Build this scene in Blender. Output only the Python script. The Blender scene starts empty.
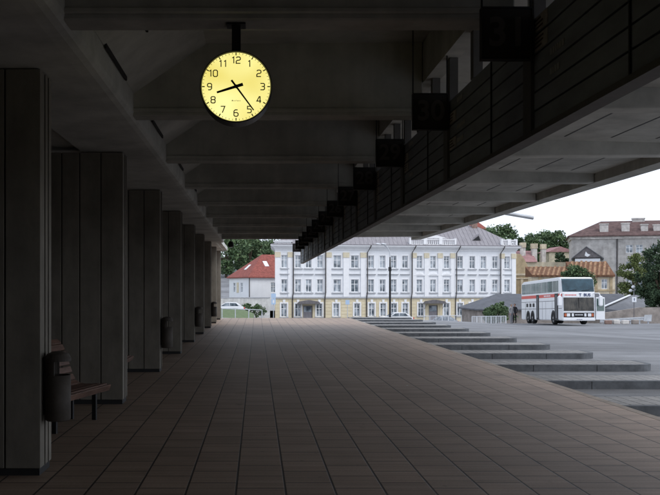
import bpy, bmesh, math, random
from mathutils import Vector, Matrix
R = math.radians
rnd = random.Random(7)
scn = bpy.context.scene
col = scn.collection
H = 1.75          # eye height above the paving
F = 900.0         # focal length in photo pixels

# ------------------------------------------------------------------ materials
def mat(name, c, rough=.8, n=0, scale=3.0, bump=0.0, metal=0.0, stretch=(1, 1, 1), c2=None, spec=.3, emit=0, streak=0):
    """base colour c, blotched by noise of relative strength n towards c2 (or a darker c)"""
    m = bpy.data.materials.new(name); m.use_nodes = True
    nt = m.node_tree; b = nt.nodes['Principled BSDF']
    b.inputs['Roughness'].default_value = rough; b.inputs['Metallic'].default_value = metal
    b.inputs['Specular IOR Level'].default_value = spec
    b.inputs['Base Color'].default_value = (*c, 1)
    if emit:
        b.inputs['Emission Color'].default_value = (*c, 1); b.inputs['Emission Strength'].default_value = emit
    if n or bump:
        tc = nt.nodes.new('ShaderNodeTexCoord'); mp = nt.nodes.new('ShaderNodeMapping')
        mp.inputs['Scale'].default_value = stretch
        nt.links.new(tc.outputs['Object'], mp.inputs['Vector'])
        nz = nt.nodes.new('ShaderNodeTexNoise'); nz.inputs['Scale'].default_value = scale
        nz.inputs['Detail'].default_value = 6; nz.inputs['Roughness'].default_value = .65
        nt.links.new(mp.outputs[0], nz.inputs['Vector'])
        if n:
            rp = nt.nodes.new('ShaderNodeValToRGB')
            lo = c2 if c2 else tuple(x * (1 - n) for x in c)
            hi = c if c2 else tuple(min(.9, x * (1 + n * .5)) for x in c)
            rp.color_ramp.elements[0].position = .32; rp.color_ramp.elements[0].color = (*lo, 1)
            rp.color_ramp.elements[1].position = .68; rp.color_ramp.elements[1].color = (*hi, 1)
            nt.links.new(nz.outputs[0], rp.inputs[0])
            out = rp.outputs[0]
            if streak:
                mp2 = nt.nodes.new('ShaderNodeMapping'); mp2.inputs['Scale'].default_value = (2.2, 2.2, .12)
                nt.links.new(tc.outputs['Object'], mp2.inputs['Vector'])
                n2 = nt.nodes.new('ShaderNodeTexNoise'); n2.inputs['Scale'].default_value = 2.0; n2.inputs['Detail'].default_value = 5
                nt.links.new(mp2.outputs[0], n2.inputs['Vector'])
                r2 = nt.nodes.new('ShaderNodeValToRGB')
                k = 1 - streak
                r2.color_ramp.elements[0].position = .35; r2.color_ramp.elements[0].color = (k, k, k, 1)
                r2.color_ramp.elements[1].position = .6; r2.color_ramp.elements[1].color = (1, 1, 1, 1)
                nt.links.new(n2.outputs[0], r2.inputs[0])
                mx = nt.nodes.new('ShaderNodeMix'); mx.data_type = 'RGBA'; mx.blend_type = 'MULTIPLY'
                mx.inputs[0].default_value = 1
                nt.links.new(out, mx.inputs[6]); nt.links.new(r2.outputs[0], mx.inputs[7]); out = mx.outputs[2]
            nt.links.new(out, b.inputs['Base Color'])
        if bump:
            bp = nt.nodes.new('ShaderNodeBump'); bp.inputs['Strength'].default_value = bump; bp.inputs['Distance'].default_value = .02
            nt.links.new(nz.outputs[0], bp.inputs['Height']); nt.links.new(bp.outputs[0], b.inputs['Normal'])
    return m

def tile_mat(name, c1, c2, joint, w, h, gap, off=(0, 0), rough=.75, stain=.35, jh=None):
    m = bpy.data.materials.new(name); m.use_nodes = True
    nt = m.node_tree; b = nt.nodes['Principled BSDF']; L = nt.links.new
    b.inputs['Specular IOR Level'].default_value = .25
    tc = nt.nodes.new('ShaderNodeTexCoord'); mp = nt.nodes.new('ShaderNodeMapping')
    mp.inputs['Location'].default_value = (off[0], off[1], 0)
    L(tc.outputs['Object'], mp.inputs[0])
    br = nt.nodes.new('ShaderNodeTexBrick'); br.offset = 0; br.squash = 1
    br.inputs['Scale'].default_value = 1; br.inputs['Brick Width'].default_value = w; br.inputs['Row Height'].default_value = h
    br.inputs['Mortar Size'].default_value = gap; br.inputs['Mortar Smooth'].default_value = .3
    br.inputs['Color1'].default_value = (*c1, 1); br.inputs['Color2'].default_value = (*c2, 1)
    br.inputs['Mortar'].default_value = (*joint, 1); br.inputs['Bias'].default_value = 0
    L(mp.outputs[0], br.inputs[0])
    out = br.outputs[0]
    for sc, a, lo, hi in ((.55, stain, .35, .7), (9, .22, .3, .7), (60, .25, .3, .7)):
        nz = nt.nodes.new('ShaderNodeTexNoise'); nz.inputs['Scale'].default_value = sc; nz.inputs['Detail'].default_value = 6
        L(tc.outputs['Object'], nz.inputs['Vector'])
        rp = nt.nodes.new('ShaderNodeValToRGB')
        rp.color_ramp.elements[0].position = lo; rp.color_ramp.elements[0].color = (1 - a, 1 - a, 1 - a, 1)
        rp.color_ramp.elements[1].position = hi; rp.color_ramp.elements[1].color = (1, 1, 1, 1)
        L(nz.outputs[0], rp.inputs[0])
        mx = nt.nodes.new('ShaderNodeMix'); mx.data_type = 'RGBA'; mx.blend_type = 'MULTIPLY'; mx.inputs[0].default_value = 1
        L(out, mx.inputs[6]); L(rp.outputs[0], mx.inputs[7]); out = mx.outputs[2]
    L(out, b.inputs['Base Color'])
    rr = nt.nodes.new('ShaderNodeMapRange'); rr.inputs[3].default_value = rough - .15; rr.inputs[4].default_value = rough + .12
    L(nz.outputs[0], rr.inputs[0]); L(rr.outputs[0], b.inputs['Roughness'])
    bp = nt.nodes.new('ShaderNodeBump'); bp.inputs['Strength'].default_value = .6; bp.inputs['Distance'].default_value = .006; bp.invert = True
    L(br.outputs['Fac'], bp.inputs['Height']); L(bp.outputs[0], b.inputs['Normal'])
    return m

def slab_mat():
    m = bpy.data.materials.new('paving_slabs'); m.use_nodes = True
    nt = m.node_tree; b = nt.nodes['Principled BSDF']; L = nt.links.new
    tc = nt.nodes.new('ShaderNodeTexCoord')
    def mp(loc=(0, 0, 0), sc=(1, 1, 1), rot=0):
        n = nt.nodes.new('ShaderNodeMapping'); n.inputs['Location'].default_value = loc; n.inputs['Scale'].default_value = sc; n.inputs['Rotation'].default_value = (0, 0, rot)
        L(tc.outputs['Object'], n.inputs[0]); return n.outputs[0]
    def brick(vec, w, h, gap, off, fr, c1, c2, cm):
        n = nt.nodes.new('ShaderNodeTexBrick'); n.offset = off; n.offset_frequency = fr; n.squash = 1
        for k, v in (('Scale', 1), ('Brick Width', w), ('Row Height', h), ('Mortar Size', gap), ('Mortar Smooth', .4), ('Bias', 0)): n.inputs[k].default_value = v
        for k, v in (('Color1', c1), ('Color2', c2), ('Mortar', cm)): n.inputs[k].default_value = (*v, 1)
        L(vec, n.inputs[0]); return n
    def mul(a, c, f=1):
        n = nt.nodes.new('ShaderNodeMix'); n.data_type = 'RGBA'; n.blend_type = 'MULTIPLY'; n.inputs[0].default_value = f
        L(a, n.inputs[6]); L(c, n.inputs[7]); return n.outputs[2]
    def noise(vec, sc, lo, p0=.32, p1=.68, det=6):
        n = nt.nodes.new('ShaderNodeTexNoise'); n.inputs['Scale'].default_value = sc; n.inputs['Detail'].default_value = det; L(vec, n.inputs[0])
        r = nt.nodes.new('ShaderNodeValToRGB'); r.color_ramp.elements[0].position = p0; r.color_ramp.elements[1].position = p1
        r.color_ramp.elements[0].color = (lo, lo, lo, 1); r.color_ramp.elements[1].color = (1, 1, 1, 1); L(n.outputs[0], r.inputs[0]); return r.outputs[0]
    A = brick(mp((.37, -.25 + .004, 0), rot=R(90)), 0.50, .428, .0115, .44, 2, (.49, .355, .265), (.42, .308, .23), (.07, .054, .042))
    B = brick(mp((-.25, .05, 0)), .428, .107, .0045, 0, 1, (1, 1, 1), (.86, .85, .84), (.60, .58, .56))
    out = mul(A.outputs[0], B.outputs[0])
    out = mul(out, noise(mp(sc=(.45, 9, 1)), 1.0, .80))
    out = mul(out, noise(mp(), .33, .80)); out = mul(out, noise(mp(), 1.7, .86)); out = mul(out, noise(mp(), 45, .82))
    out = mul(out, noise(mp(sc=(1, .5, 1)), 2.6, .55, .22, .34)); out = mul(out, noise(mp(), 7.5, .62, .24, .30, 2))
    L(out, b.inputs['Base Color'])
    b.inputs['Specular IOR Level'].default_value = .4; b.inputs['Roughness'].default_value = .6
    bp = nt.nodes.new('ShaderNodeBump'); bp.inputs['Strength'].default_value = .5; bp.inputs['Distance'].default_value = .005; bp.invert = True
    L(A.outputs['Fac'], bp.inputs['Height']); L(bp.outputs[0], b.inputs['Normal'])
    return m

def glass_mat():
    m = bpy.data.materials.new('house_glass'); m.use_nodes = True
    nt = m.node_tree; b = nt.nodes['Principled BSDF']; L = nt.links.new
    oi = nt.nodes.new('ShaderNodeObjectInfo'); tc = nt.nodes.new('ShaderNodeTexCoord'); nz = nt.nodes.new('ShaderNodeTexNoise')
    ad = nt.nodes.new('ShaderNodeVectorMath'); ml = nt.nodes.new('ShaderNodeVectorMath'); ml.operation = 'SCALE'; ml.inputs['Scale'].default_value = 37
    cb = nt.nodes.new('ShaderNodeCombineXYZ'); L(oi.outputs['Random'], cb.inputs[0]); L(cb.outputs[0], ml.inputs[0])
    L(tc.outputs['Object'], ad.inputs[0]); L(ml.outputs[0], ad.inputs[1]); L(ad.outputs[0], nz.inputs[0]); nz.inputs['Scale'].default_value = 1.1
    rp = nt.nodes.new('ShaderNodeValToRGB'); e = rp.color_ramp.elements
    e[0].position = .36; e[0].color = (.05, .07, .09, 1); e[1].position = .66; e[1].color = (.42, .47, .52, 1)
    L(nz.outputs[0], rp.inputs[0]); L(rp.outputs[0], b.inputs['Base Color'])
    b.inputs['Roughness'].default_value = .08; b.inputs['Specular IOR Level'].default_value = .9
    return m

def leaf_mat(name, dark, light):
    m = bpy.data.materials.new(name); m.use_nodes = True
    nt = m.node_tree; b = nt.nodes['Principled BSDF']; L = nt.links.new
    g = nt.nodes.new('ShaderNodeNewGeometry'); rp = nt.nodes.new('ShaderNodeValToRGB')
    rp.color_ramp.elements[0].color = (*dark, 1); rp.color_ramp.elements[1].color = (*light, 1)
    L(g.outputs['Random Per Island'], rp.inputs[0]); L(rp.outputs[0], b.inputs['Base Color'])
    b.inputs['Roughness'].default_value = .7; b.inputs['Specular IOR Level'].default_value = .2
    return m

M = {}
M['conc'] = mat('roof_concrete', (.36, .355, .325), .85, .3, 1.3, .15)
M['conc_light'] = mat('roof_slab_concrete', (.54, .54, .505), .85, .34, .9, .1)
M['beamc'] = mat('beam_concrete', (.48, .476, .435), .85, .25, 1.4, .15, streak=.14)
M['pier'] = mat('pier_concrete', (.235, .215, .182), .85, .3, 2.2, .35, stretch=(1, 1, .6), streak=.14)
M['pier_base'] = mat('pier_base_paint', (.03, .03, .032), .7, .3, 4)
M['dark'] = mat('black_metal', (.018, .018, .02), .55, .2, 5)
M['board'] = mat('board_slat', (.28, .31, .34), .6, .3, 4, stretch=(1, .3, 1))
M['board_post'] = mat('board_post', (.14, .138, .135), .6, .2, 4)
M['poster'] = mat('timetable_paper', (.5, .47, .41), .7, .3, 9)
M['ink'] = mat('timetable_ink', (.09, .06, .045), .7)
M['lettering'] = mat('board_lettering', (.42, .42, .4), .6)
M['sign_face'] = mat('sign_face', (.03, .027, .027), .45, .2, 6)
M['sign_num'] = mat('sign_number', (.10, .09, .092), .5)
M['wood'] = mat('bench_wood', (.15, .085, .062), .6, .45, 6, .2, stretch=(4, .6, 4))
M['bin'] = mat('bin_metal', (.075, .064, .055), .7, .3, 7, .05)
M['floor'] = slab_mat()
M['tooth'] = tile_mat('bay_tiles', (.44, .43, .42), (.34, .335, .33), (.17, .165, .16), .2, .2, .014, (0, 0), stain=.3)
M['kerb'] = mat('kerb_granite', (.10, .107, .118), .7, .35, 5, .1)
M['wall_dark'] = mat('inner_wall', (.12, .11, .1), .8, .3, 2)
M['white_plaster'] = mat('white_plaster', (.80, .81, .83), .85, .06, .5, streak=.03)
M['old_white'] = mat('old_white_plaster', (.62, .61, .58), .9, .3, .9, streak=.12)
M['trim_white'] = mat('white_trim', (.82, .82, .83), .8, .06, 2)
M['yellow_plaster'] = mat('yellow_plaster', (.70, .61, .43), .85, .12, .8, streak=.03)
M['ochre_cap'] = mat('ochre_capital', (.66, .59, .44), .85, .15, 3)
M['grey_trim'] = mat('grey_sill', (.42, .43, .45), .8, .15, 3)
M['glass'] = glass_mat()
M['roof_violet'] = mat('metal_roof', (.255, .24, .255), .6, .2, 1.2, stretch=(3, .3, 1))
M['roof_red'] = mat('red_tiles', (.27, .082, .066), .85, .4, 2.5, .3, stretch=(1, 1, 1))
M['roof_brown'] = mat('brown_tiles', (.12, .075, .07), .85, .45, 1.6, .3)
M['roof_pink'] = mat('pink_tiles', (.34, .19, .19), .85, .25, 1.5)
M['drain'] = mat('drain_pipe', (.06, .055, .055), .6)
M['grey_plaster'] = mat('weathered_plaster', (.56, .54, .52), .9, .5, .7, .3, c2=(.30, .285, .27), streak=.1)
M['ochre'] = mat('ochre_plaster', (.47, .37, .235), .9, .35, .7, streak=.06)
M['cream'] = mat('cream_plaster', (.62, .54, .41), .9, .3, .9, streak=.05)
M['rust_board'] = mat('rusty_roof_boards', (.28, .165, .095), .8, .5, 1.4, .2)
M['rust_dark'] = mat('roof_under_boards', (.17, .085, .05), .9, .4, 2)
M['felt'] = mat('dark_roof_felt', (.105, .11, .125), .75, .25, 1.0)
M['felt2'] = mat('grey_roof_felt', (.17, .175, .19), .75, .25, 1.0)
M['gable_grey'] = mat('grey_gable_boards', (.15, .14, .145), .85, .3, 2)
M['chim'] = mat('chimney_plaster', (.58, .55, .52), .9, .4, 1.2)
M['brick'] = mat('chimney_brick', (.28, .19, .16), .9, .4, 3)
M['rail'] = mat('galvanised_rail', (.52, .54, .57), .5, .2, 4, metal=.2)
M['rail_white'] = mat('white_rail', (.75, .77, .8), .5)
M['bus_white'] = mat('bus_paint', (.80, .81, .83), .3, .05, 2, spec=.5)
M['bus_red'] = mat('bus_red', (.62, .06, .045), .35, spec=.5)
M['bus_glass'] = mat('bus_glass', (.035, .075, .10), .05, .5, 1.6, spec=.45)
M['bus_glass_low'] = mat('bus_lower_glass', (.012, .015, .018), .05, .5, 2.2, spec=.3, stretch=(1.4, 1, .5), c2=(.11, .10, .085))
M['bus_curtain'] = mat('seat_fabric', (.10, .095, .09), .9, .3, 6)
M['bus_sideglass'] = mat('bus_side_glass', (.08, .13, .12), .06, .5, 1.3, spec=1.0)
M['bus_black'] = mat('bus_black', (.015, .015, .018), .5)
M['tyre'] = mat('tyre_rubber', (.02, .02, .02), .9)
M['rim'] = mat('wheel_rim', (.45, .45, .46), .4, metal=.6)
M['lamp_glass'] = mat('headlight_glass', (.7, .72, .75), .1, spec=.9)
M['amber'] = mat('amber_lens', (.48, .12, .05), .3)
M['navy'] = mat('navy_letters', (.05, .07, .16), .5)
M['car_white'] = mat('car_white', (.78, .79, .8), .25, spec=.6)
M['car_grey'] = mat('car_grey', (.30, .33, .38), .25, spec=.6)
M['blue_sign'] = mat('pale_blue_sign', (.42, .55, .72), .5)
M['bark'] = mat('bark', (.10, .075, .055), .9, .4, 8, .3, stretch=(1, 1, .3))
M['leaf_deep'] = leaf_mat('deep_leaves', (.025, .045, .026), (.075, .115, .06))
M['leaf_mid'] = leaf_mat('mid_leaves', (.05, .085, .045), (.13, .19, .085))
M['leaf_hill'] = leaf_mat('hill_leaves', (.07, .115, .065), (.16, .225, .11))
M['leaf_pale'] = leaf_mat('yellowing_leaves', (.08, .11, .04), (.17, .20, .07))
M['grass'] = mat('grass', (.13, .17, .085), .9, .5, 3, .4, c2=(.085, .12, .055))
M['stone_wall'] = mat('retaining_wall', (.30, .265, .24), .9, .4, 1.2, .3)
M['skin'] = mat('skin', (.45, .28, .21), .6)
M['shirt'] = mat('grey_jacket', (.36, .36, .37), .85, .3, 8)
M['trouser'] = mat('grey_trousers', (.25, .25, .27), .85)
M['blackcloth'] = mat('black_coat', (.02, .02, .024), .85)
M['shoe'] = mat('shoe', (.02, .017, .015), .6)
M['hair_b'] = mat('brown_hair', (.10, .05, .03), .7)
M['hair_g'] = mat('grey_hair', (.2, .18, .16), .7)
M['paper'] = mat('paper', (.75, .75, .72), .8)
M['clock_case'] = mat('clock_case', (.03, .03, .03), .4)
M['clock_ink'] = mat('clock_ink', (.006, .005, .004), .6)

def dial_mat():
    m = bpy.data.materials.new('lit_dial'); m.use_nodes = True
    nt = m.node_tree; b = nt.nodes['Principled BSDF']; L = nt.links.new
    b.inputs['Base Color'].default_value = (.6, .58, .4, 1); b.inputs['Roughness'].default_value = .5
    # lamps behind the opal glass: a few brighter patches
    tc = nt.nodes.new('ShaderNodeTexCoord'); nz = nt.nodes.new('ShaderNodeTexNoise'); nz.inputs['Scale'].default_value = 3.2
    nz.inputs['Detail'].default_value = 1
    L(tc.outputs['Object'], nz.inputs[0])
    rp = nt.nodes.new('ShaderNodeValToRGB')
    rp.color_ramp.elements[0].position = .3; rp.color_ramp.elements[0].color = (.82, .69, .16, 1)
    rp.color_ramp.elements[1].position = .7; rp.color_ramp.elements[1].color = (1.0, .94, .37, 1)
    L(nz.outputs[0], rp.inputs[0]); L(rp.outputs[0], b.inputs['Emission Color'])
    b.inputs['Emission Strength'].default_value = .37
    return m
M['dial'] = dial_mat()

# ------------------------------------------------------------------ mesh helpers
class MB:
    def __init__(s, T=None): s.v = []; s.f = []; s.mi = []; s.T = T; s.k = 0
    def add(s, vs, fs):
        o = len(s.v)
        for v in vs:
            v = Vector(v); s.v.append(s.T @ v if s.T else v)
        for f in fs: s.f.append([i + o for i in f]); s.mi.append(s.k)
        return s
    def box(s, x0, x1, y0, y1, z0, z1):
        return s.add([(x0,y0,z0),(x1,y0,z0),(x1,y1,z0),(x0,y1,z0),(x0,y0,z1),(x1,y0,z1),(x1,y1,z1),(x0,y1,z1)],
                     [(0,3,2,1),(4,5,6,7),(0,1,5,4),(1,2,6,5),(2,3,7,6),(3,0,4,7)])
    def prism(s, poly, a0, a1, ax):
        n = len(poly)
        def P(p, a): return {'x': (a, p[0], p[1]), 'y': (p[0], a, p[1]), 'z': (p[0], p[1], a)}[ax]
        vs = [P(p, a0) for p in poly] + [P(p, a1) for p in poly]
        return s.add(vs, [tuple(range(n))[::-1], tuple(range(n, 2*n))] + [(i, (i+1) % n, n+(i+1) % n, n+i) for i in range(n)])
    def tube(s, pts, rs, n=8):
        pts = [Vector(p) for p in pts]
        if not isinstance(rs, (list, tuple)): rs = [rs]*len(pts)
        vs = []; fs = []
        for i, p in enumerate(pts):
            d = (pts[min(i+1, len(pts)-1)] - pts[max(i-1, 0)]).normalized()
            u = d.cross(Vector((0, 0, 1)) if abs(d.z) < .95 else Vector((1, 0, 0))).normalized(); w = d.cross(u)
            for k in range(n):
                a = 2*math.pi*k/n; vs.append(p + rs[i]*(math.cos(a)*u + math.sin(a)*w))
        for i in range(len(pts)-1):
            for k in range(n): fs.append((i*n+k, i*n+(k+1) % n, (i+1)*n+(k+1) % n, (i+1)*n+k))
        fs += [tuple(range(n)), tuple(range((len(pts)-1)*n, len(pts)*n))[::-1]]
        return s.add(vs, fs)
    def cylx(s, c, r, h, n=20):   # axis x
        return s.tube([(c[0]-h/2, c[1], c[2]), (c[0]+h/2, c[1], c[2])], r, n)
    def quad(s, *p): return s.add(p, [tuple(range(len(p)))])
    def build(s, name, mats, parent=None, smooth=False, bevel=0, label=None, kind=None, seg=1, recalc=True):
        me = bpy.data.meshes.new(name)
        me.from_pydata([tuple(v) for v in s.v], [], s.f)
        if not isinstance(mats, (list, tuple)): mats = [mats]
        for m in mats: me.materials.append(m)
        for p, k in zip(me.polygons, s.mi): p.material_index = min(k, len(mats)-1); p.use_smooth = smooth
        bm = bmesh.new(); bm.from_mesh(me)
        if recalc: bmesh.ops.recalc_face_normals(bm, faces=bm.faces)
        if bevel: bmesh.ops.bevel(bm, geom=bm.edges[:], offset=bevel, segments=seg, affect='EDGES', clamp_overlap=True)
        bm.to_mesh(me); bm.free(); me.update()
        o = bpy.data.objects.new(name, me); col.objects.link(o)
        if parent: o.parent = parent
        if label: o['label'] = label
        if kind: o['kind'] = kind
        return o

def tag(o, label, cat, group=None):
    o['label'] = label; o['category'] = cat
    if group: o['group'] = group
    return o
def thing(name, label, cat, loc=(0, 0, 0), rz=0, group=None, rx=0):
    o = bpy.data.objects.new(name, None); col.objects.link(o)
    o.location = loc; o.rotation_euler = (rx, 0, rz); o.empty_display_size = .1
    return tag(o, label, cat, group)
def kids(o): return [c for c in bpy.data.objects if c.parent == o]
def copy_tree(o, parent=None):
    c = o.copy(); col.objects.link(c)
    if parent: c.parent = parent
    for ch in kids(o): copy_tree(ch, c)
    return c
def again(src, loc, label, group=None):
    c = copy_tree(src); c.location = loc; c['label'] = label
    if group: c['group'] = group
    return c
def text_mesh(txt, size, ext=.002, align='CENTER', shear=0, bold=0):
    cu = bpy.data.curves.new('t', 'FONT'); cu.body = txt; cu.size = size; cu.extrude = ext
    cu.align_x = align; cu.align_y = 'CENTER'; cu.shear = shear; cu.offset = bold
    o = bpy.data.objects.new('t', cu); col.objects.link(o)
    dg = bpy.context.evaluated_depsgraph_get()
    me = bpy.data.meshes.new_from_object(o.evaluated_get(dg))
    bpy.data.objects.remove(o); bpy.data.curves.remove(cu)
    return me
def text_into(mb, txt, size, at, ext=.002, shear=0, bold=0):
    """writing standing upright and facing -Y, centred at `at`"""
    me = text_mesh(txt, size, ext, shear=shear, bold=bold)
    mb.add([(v.co.x + at[0], -v.co.z + at[1], v.co.y + at[2]) for v in me.vertices], [tuple(p.vertices) for p in me.polygons])
    bpy.data.meshes.remove(me)

def lerp_profile(P, t):
    if t <= P[0][0]: return P[0][1]
    for (a, za), (b, zb) in zip(P, P[1:]):
        if t <= b: return za + (zb-za)*(t-a)/(b-a)
    return P[-1][1]
def sstep(a, b, x):
    t = max(0, min(1, (x-a)/(b-a))); return t*t*(3-2*t)
PA = [(54,-.155),(60,-.5),(85,-1.9),(110,-3.6),(140,-4),(160,-3.8),(200,0),(260,8),(420,14)]
PB = [(15,-.155),(68,-1.12),(84,-1.55),(92,-2.0),(112,-3.4),(140,-3.9),(160,-3.6),(200,0),(260,7),(420,14)]
PC = [(53.5,-.155),(60,-.9),(80,-.95),(92,-1.3),(115,-1.5),(140,-1.7),(168,-1.9),(200,3),(260,9),(420,14)]
def ground(x, y):
    za, zb, zc = lerp_profile(PA, y), lerp_profile(PB, y), lerp_profile(PC, y)
    z = za + (zb-za)*sstep(9.5, 22, x)
    return zc + (z-zc)*sstep(-2.5, 2.6, x)

# ------------------------------------------------------------------ ground, paving
def sheet(name, xs, ys, fz, m, kind='structure'):
    b = MB(); n = len(ys)
    b.add([(x, y, fz(x, y)) for x in xs for y in ys],
          [(i*n+j, (i+1)*n+j, (i+1)*n+j+1, i*n+j+1) for i in range(len(xs)-1) for j in range(n-1)])
    return b.build(name, m, kind=kind, smooth=True)
def rng(a, b, s):
    o = []; x = a
    while x < b - 1e-6: o.append(x); x += s
    return o + [b]

def plaza_mat():
    m = bpy.data.materials.new('plaza_asphalt'); m.use_nodes = True
    nt = m.node_tree; b = nt.nodes['Principled BSDF']; L = nt.links.new
    tc = nt.nodes.new('ShaderNodeTexCoord'); out = None
    b.inputs['Roughness'].default_value = .8; b.inputs['Specular IOR Level'].default_value = .3
    base = nt.nodes.new('ShaderNodeRGB'); base.outputs[0].default_value = (.29, .295, .31, 1); out = base.outputs[0]
    for sc, st, lo, a, b2 in ((.10, (1, 2.2, 1), .62, .38, .62), (.5, (.35, 2.5, 1), .72, .36, .6), (1.6, (1, 1, 1), .80, .3, .7), (30, (1, 1, 1), .75, .3, .7), (.9, (1, .7, 1), .62, .25, .33), (4, (1, 1, 1), .7, .22, .3)):
        mp = nt.nodes.new('ShaderNodeMapping'); mp.inputs['Scale'].default_value = st
        L(tc.outputs['Object'], mp.inputs[0])
        nz = nt.nodes.new('ShaderNodeTexNoise'); nz.inputs['Scale'].default_value = sc; nz.inputs['Detail'].default_value = 7
        L(mp.outputs[0], nz.inputs[0])
        rp = nt.nodes.new('ShaderNodeValToRGB'); rp.color_ramp.elements[0].position = a; rp.color_ramp.elements[1].position = b2
        rp.color_ramp.elements[0].color = (lo, lo, lo, 1); rp.color_ramp.elements[1].color = (1, 1, 1, 1)
        L(nz.outputs[0], rp.inputs[0])
        mx = nt.nodes.new('ShaderNodeMix'); mx.data_type = 'RGBA'; mx.blend_type = 'MULTIPLY'; mx.inputs[0].default_value = 1
        L(out, mx.inputs[6]); L(rp.outputs[0], mx.inputs[7]); out = mx.outputs[2]
    L(out, b.inputs['Base Color'])
    return m
sheet('ground', [-900,-300,-120]+rng(-60, -8, 8)+rng(-5, 30, 1)+rng(32, 120, 4)+[200,400,900],
      [-300,-60,-20,0]+rng(10, 170, 1.5)+rng(176, 420, 8)+[600,1200], ground, plaza_mat())
# grass strip beyond the end of the paving
sheet('lawn', rng(-9, -.3, .6), rng(84, 100, 1), lambda x, y: ground(x, y) + .02 + .85*sstep(84, 92, y), M['grass'])

sheet('hillside', [-400,-120]+rng(-60, 140, 10)+[300], rng(163, 420, 6), lambda x, y: ground(x, y) + .06, M['grass'])
FL_END = 52.5; EDGE = 5.45
M['edge'] = mat('edge_stone', (.30, .255, .215), .8, .3, 4)
fl = MB(); fl.box(-7, EDGE-.14, -14, FL_END, -.6, 0)
fl.build('floor', M['floor'], kind='structure')
ke = MB(); ke.box(EDGE-.137, EDGE, -14, FL_END, -.6, .002)
ke.build('kerb', M['edge'], kind='structure')
# sawtooth boarding islands: tiled tops with a granite edge, rounded at the outer near corner
for k in range(-1, 12):
    y0 = 13.35 + 3.58*k; y1 = y0 + 1.3; x1 = 9.15; r = .5
    if k == -1: y0 += .1
    arc = [(x1 - r + r*math.sin(t), y0 + r - r*math.cos(t)) for t in [i*math.pi/2/8 for i in range(9)]]
    out = [(EDGE+.003, y0)] + arc + [(x1, y1), (EDGE+.003, y1)]
    inn = [(EDGE+.003, y0+.13)] + [(x1 - r + (r-.13)*math.sin(t), y0 + r - (r-.13)*math.cos(t)) for t in [i*math.pi/2/8 for i in range(9)]] + [(x1-.13, y1-.12), (EDGE+.003, y1-.12)]
    b = MB(); b.prism(out, -.6, -.004, 'z')
    b.k = 1; b.add([(x, y, 0) for x, y in inn], [tuple(range(len(inn)))])
    n = len(out)
    b.k = 0; b.add([(x, y, -.002) for x, y in out] + [(x, y, -.002) for x, y in inn], [(i, (i+1) % n, n+(i+1) % n, n+i) for i in range(n)])
    # butt joints in the kerb stones
    b.k = 2
    for xx in (6.3, 7.75): b.box(xx-.006, xx+.006, y0-.003, y0+.05, -.16, -.01)
    b.build('pavement', [M['kerb'], M['tooth'], M['dark']], kind='structure')

# ------------------------------------------------------------------ station roof
PITCH = 3.92; Y1 = 7.18; BW = .3
roof = thing('station_roof', 'long dark ribbed concrete roof over the paved concourse with its canopy over the bus bays', 'roof', (0, 0, 0))
RZ0, RZ1 = -13.0, 40.6
def Z(h): return H + h
p = MB()
p.prism([(-7, Z(2.13)), (-2.64, Z(2.13)), (-2.64, Z(2.05)), (-1.845, Z(2.05)), (-1.70, Z(2.054)), (-1.60, Z(2.062)), (-1.54, Z(2.078)), (-1.508, Z(2.105)), (-1.5, Z(2.15)), (-1.5, Z(3.3)), (-7, Z(3.3))], RZ0, 41.0, 'y')
p.box(-7, -1.86, 41.0, 50.8, Z(2.051), Z(2.3)); p.box(-1.855, -1.66, 41.0, 50.8, Z(2.10), Z(2.3))
p.build('edge_girder', M['conc_light'], roof, smooth=False)
p = MB(); p.prism([(-1.496, Z(2.37)), (-.62, Z(2.97)), (2.02, Z(2.99)), (2.02, Z(3.3)), (-1.496, Z(3.3))], RZ0, RZ1, 'y')
p.k = 1
for i in range(-4, 9):                      # dark joints of the sloping slabs
    yb = Y1 + PITCH*i + BW
    for xx in (-1.12,):
        zz = Z(2.37) + (xx+1.496)*(.6/.876)
        p.box(xx-.012, xx+.012, yb+.02, yb+1.7, zz-.02, zz+.006)
    p.box(-1.49, -1.468, yb+1.3, yb+2.7, Z(2.365)-.02, Z(2.40))
p.build('roof_slab', [M['conc_light'], M['dark']], roof)
NB = list(range(-5, 9))
for i in NB:
    y0 = Y1 - BW/2 + PITCH*i
    b = MB(); b.box(-1.52, 2.015, y0, y0+BW, Z(2.095), Z(3.15))
    b.box(-1.515, 2.015, y0-.03, y0+.001, Z(2.14), Z(2.19))        # lip along the bottom flange
    b.build('beam', M['beamc'], roof, bevel=.012)
p = MB(); p.box(2.02, 2.2, RZ0, RZ1, Z(2.5), Z(3.3)); p.build('edge_beam', M['beamc'], roof)
p = MB(); p.prism([(2.2, Z(2.5)), (7.05, Z(2.39)), (7.05, Z(2.62)), (2.2, Z(2.9))], RZ0, 41.2, 'y')
p.k = 1
for i in NB:
    yb = Y1 + PITCH*i
    for xx in (3.45, 4.2, 4.95, 5.7, 6.42):
        zz = Z(2.5) - .11*(xx-2.2)/4.85
        p.box(xx-.014, xx+.014, yb+.5, yb+PITCH-.55, zz-.004, zz+.02)
p.build('canopy_slab', [M['conc_light'], M['dark']], roof)
for i in NB:
    y0 = Y1 - BW/2 + PITCH*i
    b = MB(); b.prism([(2.2, Z(2.17)), (7.04, Z(2.2)), (7.04, Z(2.45)), (2.2, Z(2.6))], y0, y0+BW, 'y')
    b.build('canopy_rib', M['conc_light'], roof, bevel=.01)
p = MB(); p.prism([(7.05, Z(2.2)), (7.5, Z(2.215)), (7.5, Z(2.7)), (7.05, Z(2.7))], RZ0, 41.2, 'y'); p.build('fascia', M['beamc'], roof)
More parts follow.
